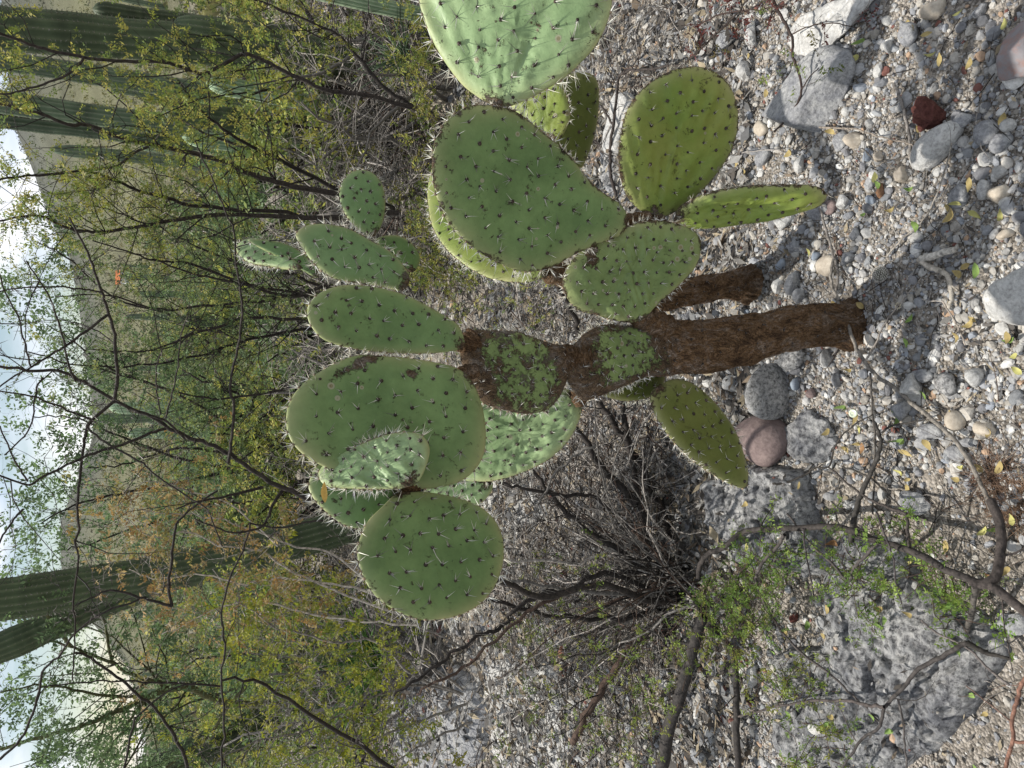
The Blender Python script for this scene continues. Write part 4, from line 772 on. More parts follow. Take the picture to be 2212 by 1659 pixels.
# ---- thorny branches in front of the slope (bare)
rng = np.random.default_rng(21)
base = GP(1505, 1288)
T1 = empty('thorn_shrub', base, label='dark thorny leafless shrub whose stems fan up behind the left pads to the sky', category='shrub')
th = []; tw = MB()
main = [([(1490,1285),(1410,1300),(1300,1262),(1180,1290),(1100,1262),(1020,1240),(900,1205),(800,1160),(715,1118),(650,1070),(600,1050),(560,1025),(500,985),(450,960),(400,940),(330,905),(250,865),(190,830),(130,805),(60,797),(-30,790)], 1.88, 1.75, 15, 6),
 ([(247,866),(197,910),(187,930),(180,970),(170,1053),(167,1106),(170,1146),(162,1173),(170,1209),(163,1256),(157,1313),(163,1339),(160,1406),(157,1470)], 1.76, 1.5, 7, 3),
 ([(247,866),(253,813),(247,726),(230,663),(217,623),(200,573),(187,540),(150,470)], 1.76, 1.6, 8, 4),
 ([(233,680),(167,730),(127,756),(67,793),(33,813),(-20,850)], 1.7, 1.6, 6, 3),
 ([(-10,570),(17,643),(40,686),(53,740),(67,793)], 1.5, 1.6, 3, 4),
 ([(57,563),(100,630),(123,686),(137,740),(150,793),(163,823)], 1.6, 1.7, 3, 5),
 ([(-10,630),(50,621),(133,620),(180,625),(217,631)], 1.5, 1.65, 3, 4),
 ([(493,1000),(500,953),(505,886),(497,830),(510,766),(523,686),(520,630),(510,573),(505,500),(477,433),(457,383),(433,330)], 1.8, 1.5, 7, 3),
 ([(-10,1024),(60,1046),(93,1030),(150,1003),(200,980),(267,960),(333,933),(357,926)], 1.6, 1.75, 4, 7),
 ([(190,925),(233,960),(300,996),(333,1023),(400,1070),(450,1106),(480,1180)], 1.7, 1.6, 5, 3),
 ([(0,845),(67,856),(133,880),(197,906)], 1.6, 1.7, 3, 5),
 ([(0,920),(30,990),(60,1040)], 1.6, 1.6, 3, 4),
 ([(10,983),(60,933),(73,886),(80,836),(93,816)], 1.6, 1.72, 3, 4),
 ([(400,950),(363,913),(333,900),(290,886),(247,866)], 1.78, 1.76, 5, 6),
 ([(357,903),(370,853),(383,796),(393,720),(407,676)], 1.75, 1.6, 4, 2.5),
 ([(347,896),(337,836),(340,786),(350,753)], 1.75, 1.65, 3.5, 2.5),
 ([(567,1053),(517,1066),(467,1076),(417,1086),(380,1100)], 1.83, 1.7, 7, 3),
 ([(610,1060),(590,1090),(580,1115),(560,1140),(500,1150),(420,1120)], 1.83, 1.7, 8, 3)]
for pts, a, b, w0, w1 in main:
    Q, r = trace(pts, a, b, w0, w1); mb = MB(); tube(mb, Q, r, 8, np.array(DARKB)*1.5); mb.build('branch', M_TWIG, T1)
    Lp = np.linalg.norm(np.diff(Q, axis=0), axis=1).sum(); vis = Q[Q[:, 2] > .75]
    if len(vis) > 3: sprout(tw, vis, np.full(len(vis), .003), rng, int(7*Lp), .22, DARKB, 1, None, th, .05, sides=3, rk=.5)
    for q in Q[1:-1]:
        if rng.random() < .7: th.append((q, rng.normal(size=3)))
sprout(tw, *trace(main[8][0], 1.6, 1.75, 4, 7), rng, 10, .25, DARKB, 1, None, th)
tw.build('twigs', M_TWIG, T1, kind='stuff')
tb = MB(); P = np.array([t[0] for t in th]); D = np.array([t[1] for t in th]); cones(tb, P, D, rng.uniform(.008, .022, len(P)), .0009, (.12, .10, .09)); tb.build('thorns', M_SPINE, T1, kind='stuff')

# ---- hanging thorny twigs at the lower left sky corner
T2 = empty('thorn_shrub', GP(1300, 1760), label='thin dark crooked thorny branches reaching across the pale green tree on the far left', category='shrub')
th = []; tw = MB()
for pts, a, b, w0, w1 in [
 ([(160,1410),(190,1418),(250,1460),(300,1500),(340,1535),(370,1580),(395,1625),(410,1670)], 1.9, 2.1, 5, 8),
 ([(60,1498),(110,1480),(180,1474),(250,1470),(330,1475),(420,1478),(480,1483)], 1.9, 2.0, 2.5, 5),
 ([(0,1640),(50,1590),(75,1530),(95,1450),(130,1415),(160,1370),(220,1325),(300,1295)], 1.9, 1.8, 6, 4),
 ([(372,1310),(330,1298),(300,1290),(240,1275),(200,1290),(160,1310)], 1.8, 1.8, 7, 3),
 ([(372,1310),(365,1270),(372,1190),(380,1140),(400,1110),(470,1060)], 1.8, 1.8, 7, 4),
 ([(480,1665),(484,1560),(478,1460),(485,1400),(480,1330),(495,1250),(530,1180),(540,1130)], 1.9, 1.8, 5, 4),
 ([(540,1130),(600,1140),(660,1128),(700,1124)], 1.8, 1.8, 4, 4),
 ([(268,1660),(290,1560),(300,1545),(370,1490),(440,1470)], 1.9, 1.9, 5, 3),
 ([(-10,1190),(10,1150),(25,1130),(35,1115),(50,1100)], 1.6, 1.6, 4, 5),
 ([(1300,1760),(1150,1740),(900,1680),(700,1560),(560,1480),(480,1470)], 2.3, 1.9, 14, 5),
 ([(1300,1760),(900,1740),(600,1720),(410,1670)], 2.3, 2.1, 14, 7)]:
    Q, r = trace(pts, a, b, w0, w1); mb = MB(); tube(mb, Q, r, 7, np.array(DARKB)*1.3); mb.build('branch', M_TWIG, T2)
    Lp = np.linalg.norm(np.diff(Q, axis=0), axis=1).sum(); sprout(tw, Q, r, rng, int(7*Lp), .20, DARKB, 1, None, th, .05, sides=3, rk=.5)
tw.build('twigs', M_TWIG, T2, kind='stuff'); tb = MB(); P = np.array([t[0] for t in th]); D = np.array([t[1] for t in th]); cones(tb, P, D, rng.uniform(.01, .026, len(P)), .001, (.14, .12, .11)); tb.build('thorns', M_SPINE, T2, kind='stuff')

def shrub(name, label, base, stems, leafcol, nspr=8, L=.4, lv=1, lpt=5, leafL=.035, pairs=6, barkc=DARKB, seed=1, sides=7, cat='shrub', lf=.25, wd=.28, t0=.2, droop=0., group=None, boxes=()):
    rng = np.random.default_rng(seed); E = empty(name, base, label=label, category=cat)
    tw, lv_ = MB(), []
    for pts, a, b, w0, w1 in stems:
        Q, r = trace(pts, a, b, w0*.72, w1*.72); mb = MB(); tube(mb, Q, r, sides, np.array(barkc)*rng.uniform(.9, 2.0)); mb.build('branch', M_TWIG, E)
        Lp = np.linalg.norm(np.diff(Q, axis=0), axis=1).sum(); sprout(tw, Q, r, rng, max(2, int(nspr*Lp)), L, barkc, lv, lv_, None, t0, droop=droop, lpt=lpt, sides=4)
    for (x0, y0, x1, y1, Ya, Yb, nn) in boxes:      # leafy sprays of the same shrub
        for _ in range(nn):
            p = at(rng.uniform(x0, x1), rng.uniform(y0, y1), rng.uniform(Ya, Yb)); P = zig(p, rng.normal(size=3)+np.array((0, 0, .4)), .16, 4, rng); tube(tw, P, np.linspace(.0016, .0006, 5), 3, np.array(barkc)*1.2)
            for _ in range(lpt): i = rng.integers(1, 5); lv_.append((P[i]+rng.normal(0, .004, 3), rng.normal(size=3)+np.array((0, 0, .2))))
    if tw.v: tw.build('twigs', M_TWIG, E, kind='stuff')
    if leafcol is not None and lv_: fb = MB(); pinnate(fb, lv_, rng, leafL, pairs, lf, wd, leafcol); fb.build('foliage', M_LEAF, E, kind='stuff')
    return E
# ---- mesquites behind the cactus, stems as measured
shrub('mesquite_shrub', 'many-stemmed dark mesquite with yellow-green leaflets standing before the tall ribbed cacti', at(800, 440, 4.1)*np.array((1, 1, 0)),
 [([(850,455),(790,432),(737,420),(667,410),(600,393),(533,373),(467,343),(400,327),(333,313),(267,300),(190,270),(150,270),(100,250),(50,237),(-20,222)], 3.7, 3.2, 20, 8),
  ([(850,450),(760,425),(667,377),(600,343),(533,310),(467,267),(427,233),(380,170)], 3.8, 3.5, 16, 6),
  ([(860,460),(740,470),(617,470),(500,463),(400,473),(333,483),(233,500),(187,500),(133,487),(83,465),(-20,480)], 3.6, 3.2, 16, 6),
  ([(850,460),(700,470),(600,460),(417,443),(360,427),(300,413),(233,383),(180,370),(67,380),(-20,390)], 3.7, 3.2, 14, 6),
  ([(320,317),(290,330),(260,355),(233,362),(180,370)], 3.3, 3.3, 8, 7),
  ([(900,235),(850,222),(790,205),(737,200),(700,193),(633,163),(583,137),(533,117),(500,130),(467,147),(433,160),(400,147),(350,133),(267,133),(180,123),(100,107),(50,90),(-20,65)], 3.3, 3.0, 14, 9),
  ([(180,123),(160,153),(100,180),(33,200),(-20,206)], 3.05, 3.0, 8, 5),
  ([(900,235),(830,190),(770,120),(740,85),(700,60),(600,20),(500,-20)], 3.3, 3.4, 14, 6),
  ([(533,200),(450,210),(400,225),(330,260)], 3.3, 3.3, 5, 3)],
 YG, nspr=17, L=.42, lv=1, lpt=8, leafL=.034, pairs=6, seed=31, t0=.25)
shrub('mesquite_shrub', 'slender dark mesquite with sparse green leaflets rising above the tall middle pads', at(760, 640, 3.9)*np.array((1, 1, 0)),
 [([(780,640),(700,620),(633,640),(533,616),(433,577),(387,566),(333,563),(280,545),(200,520)], 3.6, 3.4, 12, 4),
  ([(780,645),(667,636),(600,625),(500,610),(400,586),(333,563)], 3.7, 3.4, 10, 5),
  ([(760,690),(700,690),(640,690),(533,686),(467,710),(417,720),(367,743),(300,760),(200,755)], 3.6, 3.4, 12, 4),
  ([(770,680),(667,640),(560,650),(450,660),(350,668),(240,640),(120,640)], 3.7, 3.5, 12, 4),
  ([(760,700),(600,720),(500,745),(420,770),(300,790),(170,790),(60,760)], 3.8, 3.5, 10, 4),
  ([(780,660),(650,600),(520,570),(400,520),(290,470),(180,440)], 3.8, 3.6, 10, 4),
  ([(760,800),(660,830),(560,850),(450,860),(330,830),(200,790)], 3.8, 3.6, 9, 4)],
 MG, nspr=18, L=.45, lv=1, lpt=5, leafL=.034, pairs=5, seed=33, t0=.15)
shrub('creosote_shrub', 'bushy yellow-green shrub with brown-barked twigs left of the round pad', GP(1030, 1500),
 [([(1000,1500),(900,1463),(851,1420),(800,1380),(733,1390),(640,1365),(600,1360),(560,1330),(500,1290),(460,1230)], 2.6, 2.3, 9, 3),
  ([(1000,1500),(904,1480),(820,1500),(740,1540),(660,1580),(560,1600),(470,1640)], 2.8, 2.6, 9, 3),
  ([(1010,1520),(900,1560),(800,1600),(700,1620),(600,1660)], 2.8, 2.7, 9, 3),
  ([(1000,1490),(880,1400),(800,1340),(720,1330),(620,1320)], 2.7, 2.5, 8, 3),
  ([(1020,1560),(930,1600),(860,1640),(760,1680)], 2.6, 2.5, 8, 3),
  ([(1000,1400),(900,1350),(830,1330),(760,1300)], 2.5, 2.3, 7, 3)],
 ((.26, .28, .03), (.21, .24, .035), (.30, .29, .05), (.14, .2, .035)), nspr=17, L=.26, lv=1, lpt=5, leafL=.03, pairs=5, lf=.36, barkc=GREYB, seed=37, boxes=((560,1380,860,1659,2.6,3.2,150),(480,1240,700,1400,2.4,2.8,60)))
shrub('dry_shrub', 'wiry shrub with rust-brown leaflets and pale grey twigs in front of the leaning column', GP(1100, 1350),
 [([(900,1340),(760,1290),(640,1240),(560,1190),(480,1180),(400,1150),(330,1160),(270,1120)], 2.3, 2.0, 7, 3),
  ([(850,1300),(720,1200),(640,1180),(560,1150),(460,1120),(370,1110),(300,1100)], 2.2, 2.0, 7, 3),
  ([(900,1330),(800,1280),(700,1260),(600,1250),(520,1260),(440,1240),(340,1250),(280,1230)], 2.3, 2.1, 7, 3),
  ([(900,1350),(780,1340),(680,1330),(570,1300),(480,1310),(400,1350),(350,1370)], 2.4, 2.2, 6, 3),
  ([(600,1180),(500,1090),(400,1060),(330,1040),(280,1055)], 2.1, 2.0, 5, 2)],
 OB, nspr=20, L=.2, lv=1, lpt=4, leafL=.024, pairs=5, lf=.34, barkc=PALEB, seed=39)
shrub('palo_verde_tree', 'olive-trunked feathery green tree at the far left with sky showing through', at(900, 1500, 6.5)*np.array((1, 1, 0)),
 [([(800,1500),(700,1510),(617,1523),(500,1519),(450,1506),(400,1483),(350,1490),(317,1506),(283,1523),(200,1560),(100,1590),(-20,1620)], 5.4, 5.0, 26, 10),
  ([(420,1488),(350,1475),(300,1463),(247,1433),(233,1390),(225,1340),(180,1300),(100,1290)], 5.2, 5.0, 14, 5),
  ([(400,1484),(340,1500),(300,1530),(250,1600),(200,1680)], 5.1, 5.0, 12, 5),
  ([(700,1510),(640,1460),(650,1390),(665,1330),(600,1290),(520,1280)], 5.3, 5.2, 16, 6),
  ([(500,1519),(560,1450),(600,1440),(640,1460)], 5.2, 5.2, 12, 10),
  ([(247,1433),(160,1400),(60,1380),(-30,1400)], 5.0, 4.8, 10, 4),
  ([(317,1506),(200,1500),(100,1480),(-30,1500)], 5.0, 4.8, 10, 4),
  ([(150,1395),(120,1350),(75,1310),(30,1290),(-20,1280)], 4.7, 4.6, 12, 6),
  ([(500,1519),(450,1590),(380,1640),(300,1700)], 5.0, 5.0, 12, 5)],
 PG, nspr=9, L=.75, lv=2, lpt=4, leafL=.085, pairs=5, barkc=(.075, .075, .035), seed=41, lf=.22, wd=.32, t0=.15, cat='tree')
shrub('acacia_tree', 'light green feathery tree against the sky in the middle of the slope', at(760, 1000, 8)*np.array((1, 1, 0)),
 [([(620,1030),(500,1020),(400,1040),(300,1060),(200,1080),(140,1100),(90,1130)], 7.5, 7.2, 12, 4),
  ([(620,1030),(480,980),(380,970),(280,1000),(190,1010)], 7.5, 7.2, 10, 4),
  ([(620,1035),(480,1080),(360,1120),(260,1150),(180,1180),(120,1190)], 7.5, 7.2, 10, 4),
  ([(620,1030),(420,1000),(250,940),(150,900),(70,900)], 7.5, 7.2, 10, 3),
  ([(620,1000),(400,860),(250,800),(160,740),(100,700)], 7.8, 7.4, 10, 3),
  ([(620,900),(400,700),(260,650),(150,560),(70,520)], 8, 7.6, 10, 3)],
 PG, nspr=5, L=.8, lv=2, lpt=4, leafL=.11, pairs=4, seed=43, t0=.3, lf=.24, wd=.34, cat='tree')
# ---- dry shrub at mid left, dark twigs
rng = np.random.default_rng(51)
DS = empty('bare_shrub', GP(1480, 1270), label='tangled grey dead shrub on the ground left of the trunk, stems fanning from one root', category='shrub')
tw = MB()
for pts, w0, w1, c in [
 ([(1509,1281),(1453,1157),(1412,1070),(1371,983),(1330,922),(1295,870)], 15, 10, DARKB),
 ([(1401,1209),(1386,1101),(1366,999),(1350,922),(1345,860)], 12, 9, DARKB),
 ([(1376,1091),(1335,1045),(1283,988),(1238,910)], 15, 8, DARKB),
 ([(1400,1230),(1294,1163),(1222,1101),(1181,1055),(1150,1014)], 10, 6, DARKB),
 ([(1400,1180),(1294,1081),(1232,1070),(1125,1055),(1073,1042)], 7, 5, DARKB),
 ([(1495,1290),(1468,1178),(1463,1075),(1458,973),(1450,900)], 8, 5, PALEB),
 ([(1530,1024),(1519,1070),(1489,1127),(1463,1147),(1396,1142)], 6, 5, PALEB),
 ([(1540,1311),(1463,1296),(1412,1270),(1366,1250),(1300,1200)], 7, 4, GREYB),
 ([(1440,1210),(1335,1245),(1304,1260),(1240,1300)], 8, 5, DARKB),
 ([(1427,1163),(1335,1183),(1263,1214),(1202,1214),(1089,1209)], 6, 4, PALEB),
 ([(1500,1305),(1412,1322),(1335,1332),(1248,1334),(1181,1327),(1053,1296),(1000,1280)], 10, 6, DARKB),
 ([(1470,1290),(1294,1281),(1222,1276),(1155,1260),(1078,1250)], 8, 5, GREYB),
 ([(1450,1290),(1300,1240),(1232,1276),(1181,1281),(1119,1316),(1078,1358),(1037,1373),(971,1416),(904,1463),(851,1503)], 9, 5, DARKB),
 ([(1232,1276),(1160,1310),(1078,1370),(1000,1440),(940,1470),(900,1500)], 7, 4, BROWNB),
 ([(1505,1300),(1447,1323),(1404,1359),(1354,1406),(1321,1456),(1277,1523),(1237,1606)], 14, 12, BROWNB),
 ([(1290,960),(1220,1000),(1160,1090),(1120,1130)], 5, 3, GREYB),
 ([(1170,590),(1210,625),(1240,690),(1255,740),(1290,800)], 8, 9, DARKB)]:
    k = len(pts); P = np.array([at(x, y, 1.92+.18*i/k) for i, (x, y) in enumerate(pts)]); Q = catmull(P, k*4); Q[1:-1] += rng.normal(0, .004, (len(Q)-2, 3)); r = np.array([pxm(q) for q in Q])*np.linspace(w0, w1, len(Q))/2*1.25
    mb = MB(); tube(mb, Q, r, 8, np.array(c)*1.1); mb.build('branch', M_TWIG, DS); Lp = np.linalg.norm(np.diff(Q, axis=0), axis=1).sum(); sprout(tw, Q, r*.7, rng, int(22*Lp), .22, GREYB if rng.random() < .5 else DARKB, 1, None, None, .05, sides=3, rk=.35)
rg2 = np.random.default_rng(57); rt = GP(1490, 1275)
for k in range(95):
    tx, ty = rg2.uniform(1040, 1430), rg2.uniform(880, 1560); tgt = GP(tx, ty, rg2.uniform(.02, .5)); p0 = rt+rg2.normal(0, .05, 3)*np.array((1, 1, .3)); f = rg2.uniform(.6, 1.25); mid = (p0+tgt)/2+np.array((0, 0, rg2.uniform(0, .12)))+rg2.normal(0, .04, 3)
    Q = catmull(np.array([p0, mid, p0+(tgt-p0)*f]), 11); Q[1:-1] += rg2.normal(0, .006, (9, 3)); w = rg2.uniform(.0014, .0040); cc = (GREYB, PALEB, DARKB, BROWNB)[rg2.integers(0, 4)]; r = np.linspace(w, w*.3, 11); tube(tw, Q, r, 4, np.array(cc)*rg2.uniform(.8, 1.5)); sprout(tw, Q, r, rg2, 4, .17, cc, 0, None, None, .2, sides=3, rk=.5)
tw.build('twigs', M_TWIG, DS, kind='stuff')
# brush heap of fine dry twigs (stuff)
mb = MB()
def brush(x0, y0, x1, y1, n, hmax, L, r, cols, flat=.5):
    for _ in range(n):
        p = GP(rng.uniform(x0, x1), rng.uniform(y0, y1), 0); p = p+np.array((0, 0, rng.uniform(.005, hmax))); d = rng.normal(size=3)*np.array((1, 1, flat)); P = zig(p, d, L*rng.uniform(.4, 1.3), 4, rng, .03, .22); c = cols[rng.integers(0, len(cols))]
        P[:, 2] = np.maximum(P[:, 2], H(P[:, 0], P[:, 1])+.004); tube(mb, P, np.linspace(r, r*.4, 5)*rng.uniform(.5, 1.4), 3, np.array(c)*rng.uniform(.6, 1.3), 0, False)
CB = (DARKB, GREYB, PALEB, BROWNB, GREYB)
brush(1050, 850, 1500, 1330, 1700, .16, .16, .002, (PALEB, GREYB, PALEB, DARKB, BROWNB))
brush(1000, 560, 1330, 800, 420, .14, .16, .0022, CB)
brush(760, 0, 1000, 640, 1300, .35, .35, .004, CB)
brush(700, 0, 850, 1650, 900, .5, .5, .005, CB, .8)
brush(950, 1250, 1500, 1659, 500, .16, .2, .0022, CB)
brush(1300, 0, 1500, 300, 160, .08, .14, .0018, CB)
brush(1440, 0, 2200, 1659, 620, .012, .10, .0011, (GREYB, PALEB, DARKB, BROWNB), .15)
mb.build('dry_brush', M_TWIG, kind='stuff')

# ---- ground-level branches
def stick(name, label, items, cat='branch', group=None, spr=0, leafcol=None, lpt=5):
    E = None; rng = np.random.default_rng(len(label)); tw = MB(); lvs = []
    for i, (pts, h0, h1, w0, w1, c) in enumerate(items):
        Q, r = trace(pts, h0, h1, w0, w1, mode='g'); mb = MB(); tube(mb, Q, r, 9, np.array(c))
        if E is None: E = empty(name, Q[0], label=label, category=cat, **({'group': group} if group else {}))
        mb.build('stem', M_TWIG, E)
        if spr: Lp = np.linalg.norm(np.diff(Q, axis=0), axis=1).sum(); sprout(tw, Q, r, rng, int(spr*Lp)+1, .14, np.array(c)*1.1, 0, lvs if leafcol else None, None, .1, sides=4, rk=.35, lpt=lpt, up=0.)
    if tw.v: tw.build('twigs', M_TWIG, E, kind='stuff')
    if leafcol and lvs: fb = MB(); pinnate(fb, lvs, rng, .028, 7, .24, .3, leafcol); fb.build('foliage', M_LEAF, E, kind='stuff')
BOW = [(1508,1250),(1510,1225),(1530,1195),(1558,1186),(1608,1149),(1675,1143),(1740,1140),(1808,1139),(1850,1150),(1891,1166),(1935,1180),(1975,1193),(2041,1229),(2085,1248),(2108,1259)]
stick('bowed_branch', 'thick dark bowed branch with peeling pale bark arching over the bedrock', [
 (BOW, .10, .14, 11, 17, (.045, .038, .034)),
 ([(2100,1262),(2140,1256),(2155,1235),(2160,1205),(2163,1170),(2160,1130),(2140,1080)], .14, .05, 22, 20, (.055, .045, .04)),
 ([(2095,1255),(2120,1262),(2141,1266),(2175,1290),(2230,1335)], .14, .12, 20, 20, (.055, .045, .04)),
 ([(2108,1262),(2104,1290),(2098,1330),(2088,1362)], .13, .03, 14, 12, (.09, .08, .07)),
 ([(1695,1155),(1680,1180),(1650,1210),(1636,1240),(1635,1262),(1650,1300),(1680,1350),(1720,1400),(1790,1455),(1840,1500),(1900,1560)], .16, .05, 8, 4, (.07, .06, .055)),
 ([(1895,1172),(1870,1200),(1845,1225),(1832,1254),(1790,1210),(1755,1180),(1700,1110)], .14, .1, 8, 4, (.07, .06, .055)),
 ([(1965,1183),(1960,1150),(1955,1110),(1900,1090),(1850,1060),(1790,1010)], .13, .05, 8, 4, (.06, .05, .045)),
 ([(1735,1142),(1738,1180),(1750,1240),(1758,1290)], .13, .08, 4, 3, (.06, .05, .05)),
 ([(1893,1106),(1905,1140),(1920,1180),(1930,1210),(1936,1260),(1948,1305)], .2, .1, 5, 3, (.06, .05, .05))], spr=2, leafcol=BG, lpt=7)
stick('fallen_branch', 'long weathered dry stick running across the near gravel from trunk to left edge', [
 ([(2140,1100),(2086,983),(2042,930),(1968,870),(1935,838),(1898,816),(1868,783),(1848,746),(1831,700),(1818,673),(1805,640),(1795,600),(1800,560)], .03, .05, 10, 6, (.20, .18, .155)),
 ([(1818,700),(1808,690),(1800,672)], .05, .05, 6, 3, (.28, .25, .22)),
 ([(1868,783),(1890,745),(1910,700),(1940,660),(1990,600)], .04, .03, 5, 2, (.26, .23, .2)),
 ([(1880,805),(1882,850),(1885,900),(1890,960),(1888,1040),(1885,1110)], .04, .03, 5, 4, (.09, .08, .07))], spr=2)
stick('fallen_branch', 'dark forked stick on the gravel running from the button to the bedrock', [
 ([(1890,915),(1900,940),(1903,960),(1890,1000),(1870,1045),(1855,1080),(1845,1120),(1838,1170)], .04, .08, 7, 13, (.05, .045, .04)),
 ([(1905,935),(1925,920),(1955,915),(1985,910),(2000,905)], .04, .03, 5, 3, (.05, .045, .04)),
 ([(1885,895),(1850,915),(1820,940),(1802,970),(1790,1008),(1760,1010),(1740,1025),(1690,1045),(1670,1045)], .04, .06, 3, 5, (.04, .035, .03)),
 ([(1820,1008),(1855,1020),(1890,1040),(1930,1080),(1960,1110)], .04, .04, 4, 4, (.05, .045, .04))], spr=3)
stick('fallen_branch', 'dark rising stick across the pitted bedrock in the lower left', [
 ([(1812,1672),(1855,1605),(1900,1570),(1912,1528),(1955,1480),(1985,1445),(2030,1420),(2065,1400),(2088,1388)], .12, .08, 5, 12, (.055, .048, .044)),
 ([(1910,1527),(1868,1520),(1815,1513),(1740,1515),(1660,1530),(1595,1548)], .12, .08, 8, 4, (.08, .066, .06)),
 ([(1990,1340),(2020,1365),(2090,1400),(2130,1440),(2180,1480)], .09, .07, 4, 6, (.15, .13, .12)),
 ([(2088,1388),(2130,1410),(2188,1425)], .08, .06, 14, 6, (.04, .035, .03)),
 ([(1940,1510),(1950,1560),(1955,1620),(1960,1665)], .08, .06, 5, 4, (.09, .08, .075))], spr=2)
stick('fallen_branch', 'thick dark log-like stem leaving the shrub root towards the lower left edge', [
 ([(1520,1330),(1505,1370),(1490,1430),(1470,1500),(1445,1580),(1428,1680)], .12, .14, 24, 28, (.04, .035, .032)),
 ([(1500,1300),(1540,1350),(1580,1410),(1592,1480),(1590,1560),(1596,1680)], .06, .05, 12, 15, (.035, .03, .027))], spr=2)
stick('fallen_branch', 'reddish brown thorny stem at the lower left corner on brown earth', [
 ([(2230,1450),(2205,1480),(2195,1520),(2185,1560),(2188,1600),(2168,1670)], .05, .05, 9, 8, (.19, .10, .07)),
 ([(2186,1600),(2205,1604),(2225,1600)], .05, .04, 8, 6, (.19, .10, .07)),
 ([(2185,1560),(2150,1530),(2110,1500),(2060,1460)], .05, .04, 4, 2, (.14, .09, .07))], spr=2)
stick('fallen_branch', 'slender pale stick crossing the near gravel under the yellow leaves', [
 ([(1915,555),(1945,520),(1990,480),(2020,430),(2040,370),(2052,330),(2055,305)], .015, .02, 4, 3, (.30, .27, .23)),
 ([(1770,275),(1850,280),(1900,295),(1965,310),(1975,320)], .015, .02, 4, 3, (.26, .22, .18))])
stick('fallen_branch', 'grey weathered twig upright between big grey rock and dark red rock', [
 ([(1930,180),(1945,215),(1955,250),(1965,300),(1968,340)], .02, .015, 7, 7, (.22, .2, .18)), ([(1945,215),(1925,230),(1905,220)], .02, .015, 4, 2, (.22, .2, .18)), ([(1862,320),(1900,350),(1945,340)], .015, .015, 3, 2, (.1, .09, .08))])
stick('fallen_branch', 'thin crooked twig beneath the narrow hanging pad', [
 ([(1755,430),(1770,450),(1785,500),(1800,550),(1810,600),(1800,640)], .02, .02, 5, 6, (.2, .18, .16)), ([(1560,360),(1600,330),(1680,325),(1735,345)], .015, .015, 3, 2, (.28, .26, .24))])
stick('dead_root', 'bleached splintered dead wood lying near the big white boulder', [
 ([(1985,560),(2005,575),(2030,585),(2048,600),(2055,640),(2050,665)], .02, .02, 14, 8, (.42, .38, .32)), ([(1990,560),(2010,555),(2040,545),(2060,540)], .02, .03, 18, 14, (.46, .43, .38)), ([(2035,650),(2060,690),(2075,720),(2085,745)], .015, .015, 4, 3, (.3, .26, .22)), ([(2040,605),(2060,620),(2068,628)], .02, .02, 5, 4, (.4, .36, .3))], cat='dead wood')
# leafy twig near the rock at the upper right, red-leaved twigs
stick('leafy_twig', 'thin dark twig with small green leaflets lying over the large flat grey rock', [
 ([(1672,285),(1700,255),(1722,225),(1732,190),(1722,150),(1712,120),(1710,80),(1690,40),(1670,0),(1660,-20)], .05, .12, 4, 7, (.05, .035, .03)),
 ([(1732,192),(1750,165),(1768,148)], .09, .09, 3, 2, (.05, .035, .03))], spr=16, leafcol=((.17, .22, .05), (.12, .16, .04)), lpt=3, cat='twig')
stick('leafy_twig', 'dark twigs with small dark red leaves at the upper right edge', [
 ([(1480,140),(1520,100),(1560,60),(1600,20),(1620,-10)], .1, .16, 5, 4, (.04, .03, .025)), ([(1500,60),(1560,30),(1640,20),(1700,10)], .12, .14, 3, 3, (.05, .03, .025)), ([(1700,80),(1740,60),(1790,50),(1850,60)], .06, .05, 3, 2, (.06, .04, .03))], spr=26, leafcol=RB, lpt=3, cat='twig')
stick('bare_branch', 'thin dark many-forked branch in front of the blue-grey slab behind the pads', [
 ([(1335,440),(1322,390),(1318,340),(1322,290),(1330,230),(1340,160),(1400,150),(1480,140)], .05, .12, 8, 5, (.05, .04, .035)), ([(1320,330),(1290,310),(1270,290)], .07, .09, 5, 3, (.05, .04, .035)), ([(1325,270),(1300,230),(1280,200)], .08, .12, 5, 3, (.05, .04, .035))], spr=12)
# ---- green leaf sprays close to the ground
def sprays(label, boxes, cols, seed, L=.024, lpt=5):
    rng = np.random.default_rng(seed); E = None; tw = MB(); lv = []
    for (x0, y0, x1, y1, n, h0, h1) in boxes:
        for _ in range(n):
            p = GP(rng.uniform(x0, x1), rng.uniform(y0, y1), rng.uniform(h0, h1))
            if E is None: E = empty('seedling_shrub', GP((x0+x1)/2, (y0+y1)/2), label=label, category='shrub')
            P = zig(p, rng.normal(size=3)*np.array((1, 1, .6)), .09, 4, rng); tube(tw, P, np.linspace(.0012, .0005, 5), 3, BROWNB)
            for _ in range(lpt): i = rng.integers(1, 5); lv.append((P[i], rng.normal(size=3)+np.array((0, -.1, .3))))
    tw.build('twigs', M_TWIG, E, kind='stuff'); fb = MB(); pinnate(fb, lv, rng, L, 8, .22, .3, cols); fb.build('foliage', M_LEAF, E, kind='stuff')
sprays('bright green feathery sprays under the bowed branch at its root end', [(1590,1170,1650,1330,42,.06,.16), (1640,1180,1740,1280,26,.06,.14), (1500,1230,1590,1380,34,.04,.14)], BG, 61)
sprays('bright green feathery sprays beneath the middle of the bowed branch', [(1790,1190,1870,1260,24,.05,.12), (1820,1250,1910,1330,18,.04,.1), (1860,1120,1990,1180,9,.04,.1)], BG, 62)
sprays('green feathery sprays beside the splintered end of the bowed branch', [(1950,1215,2060,1260,20,.05,.12), (2000,1290,2090,1340,16,.03,.1)], BG, 63)
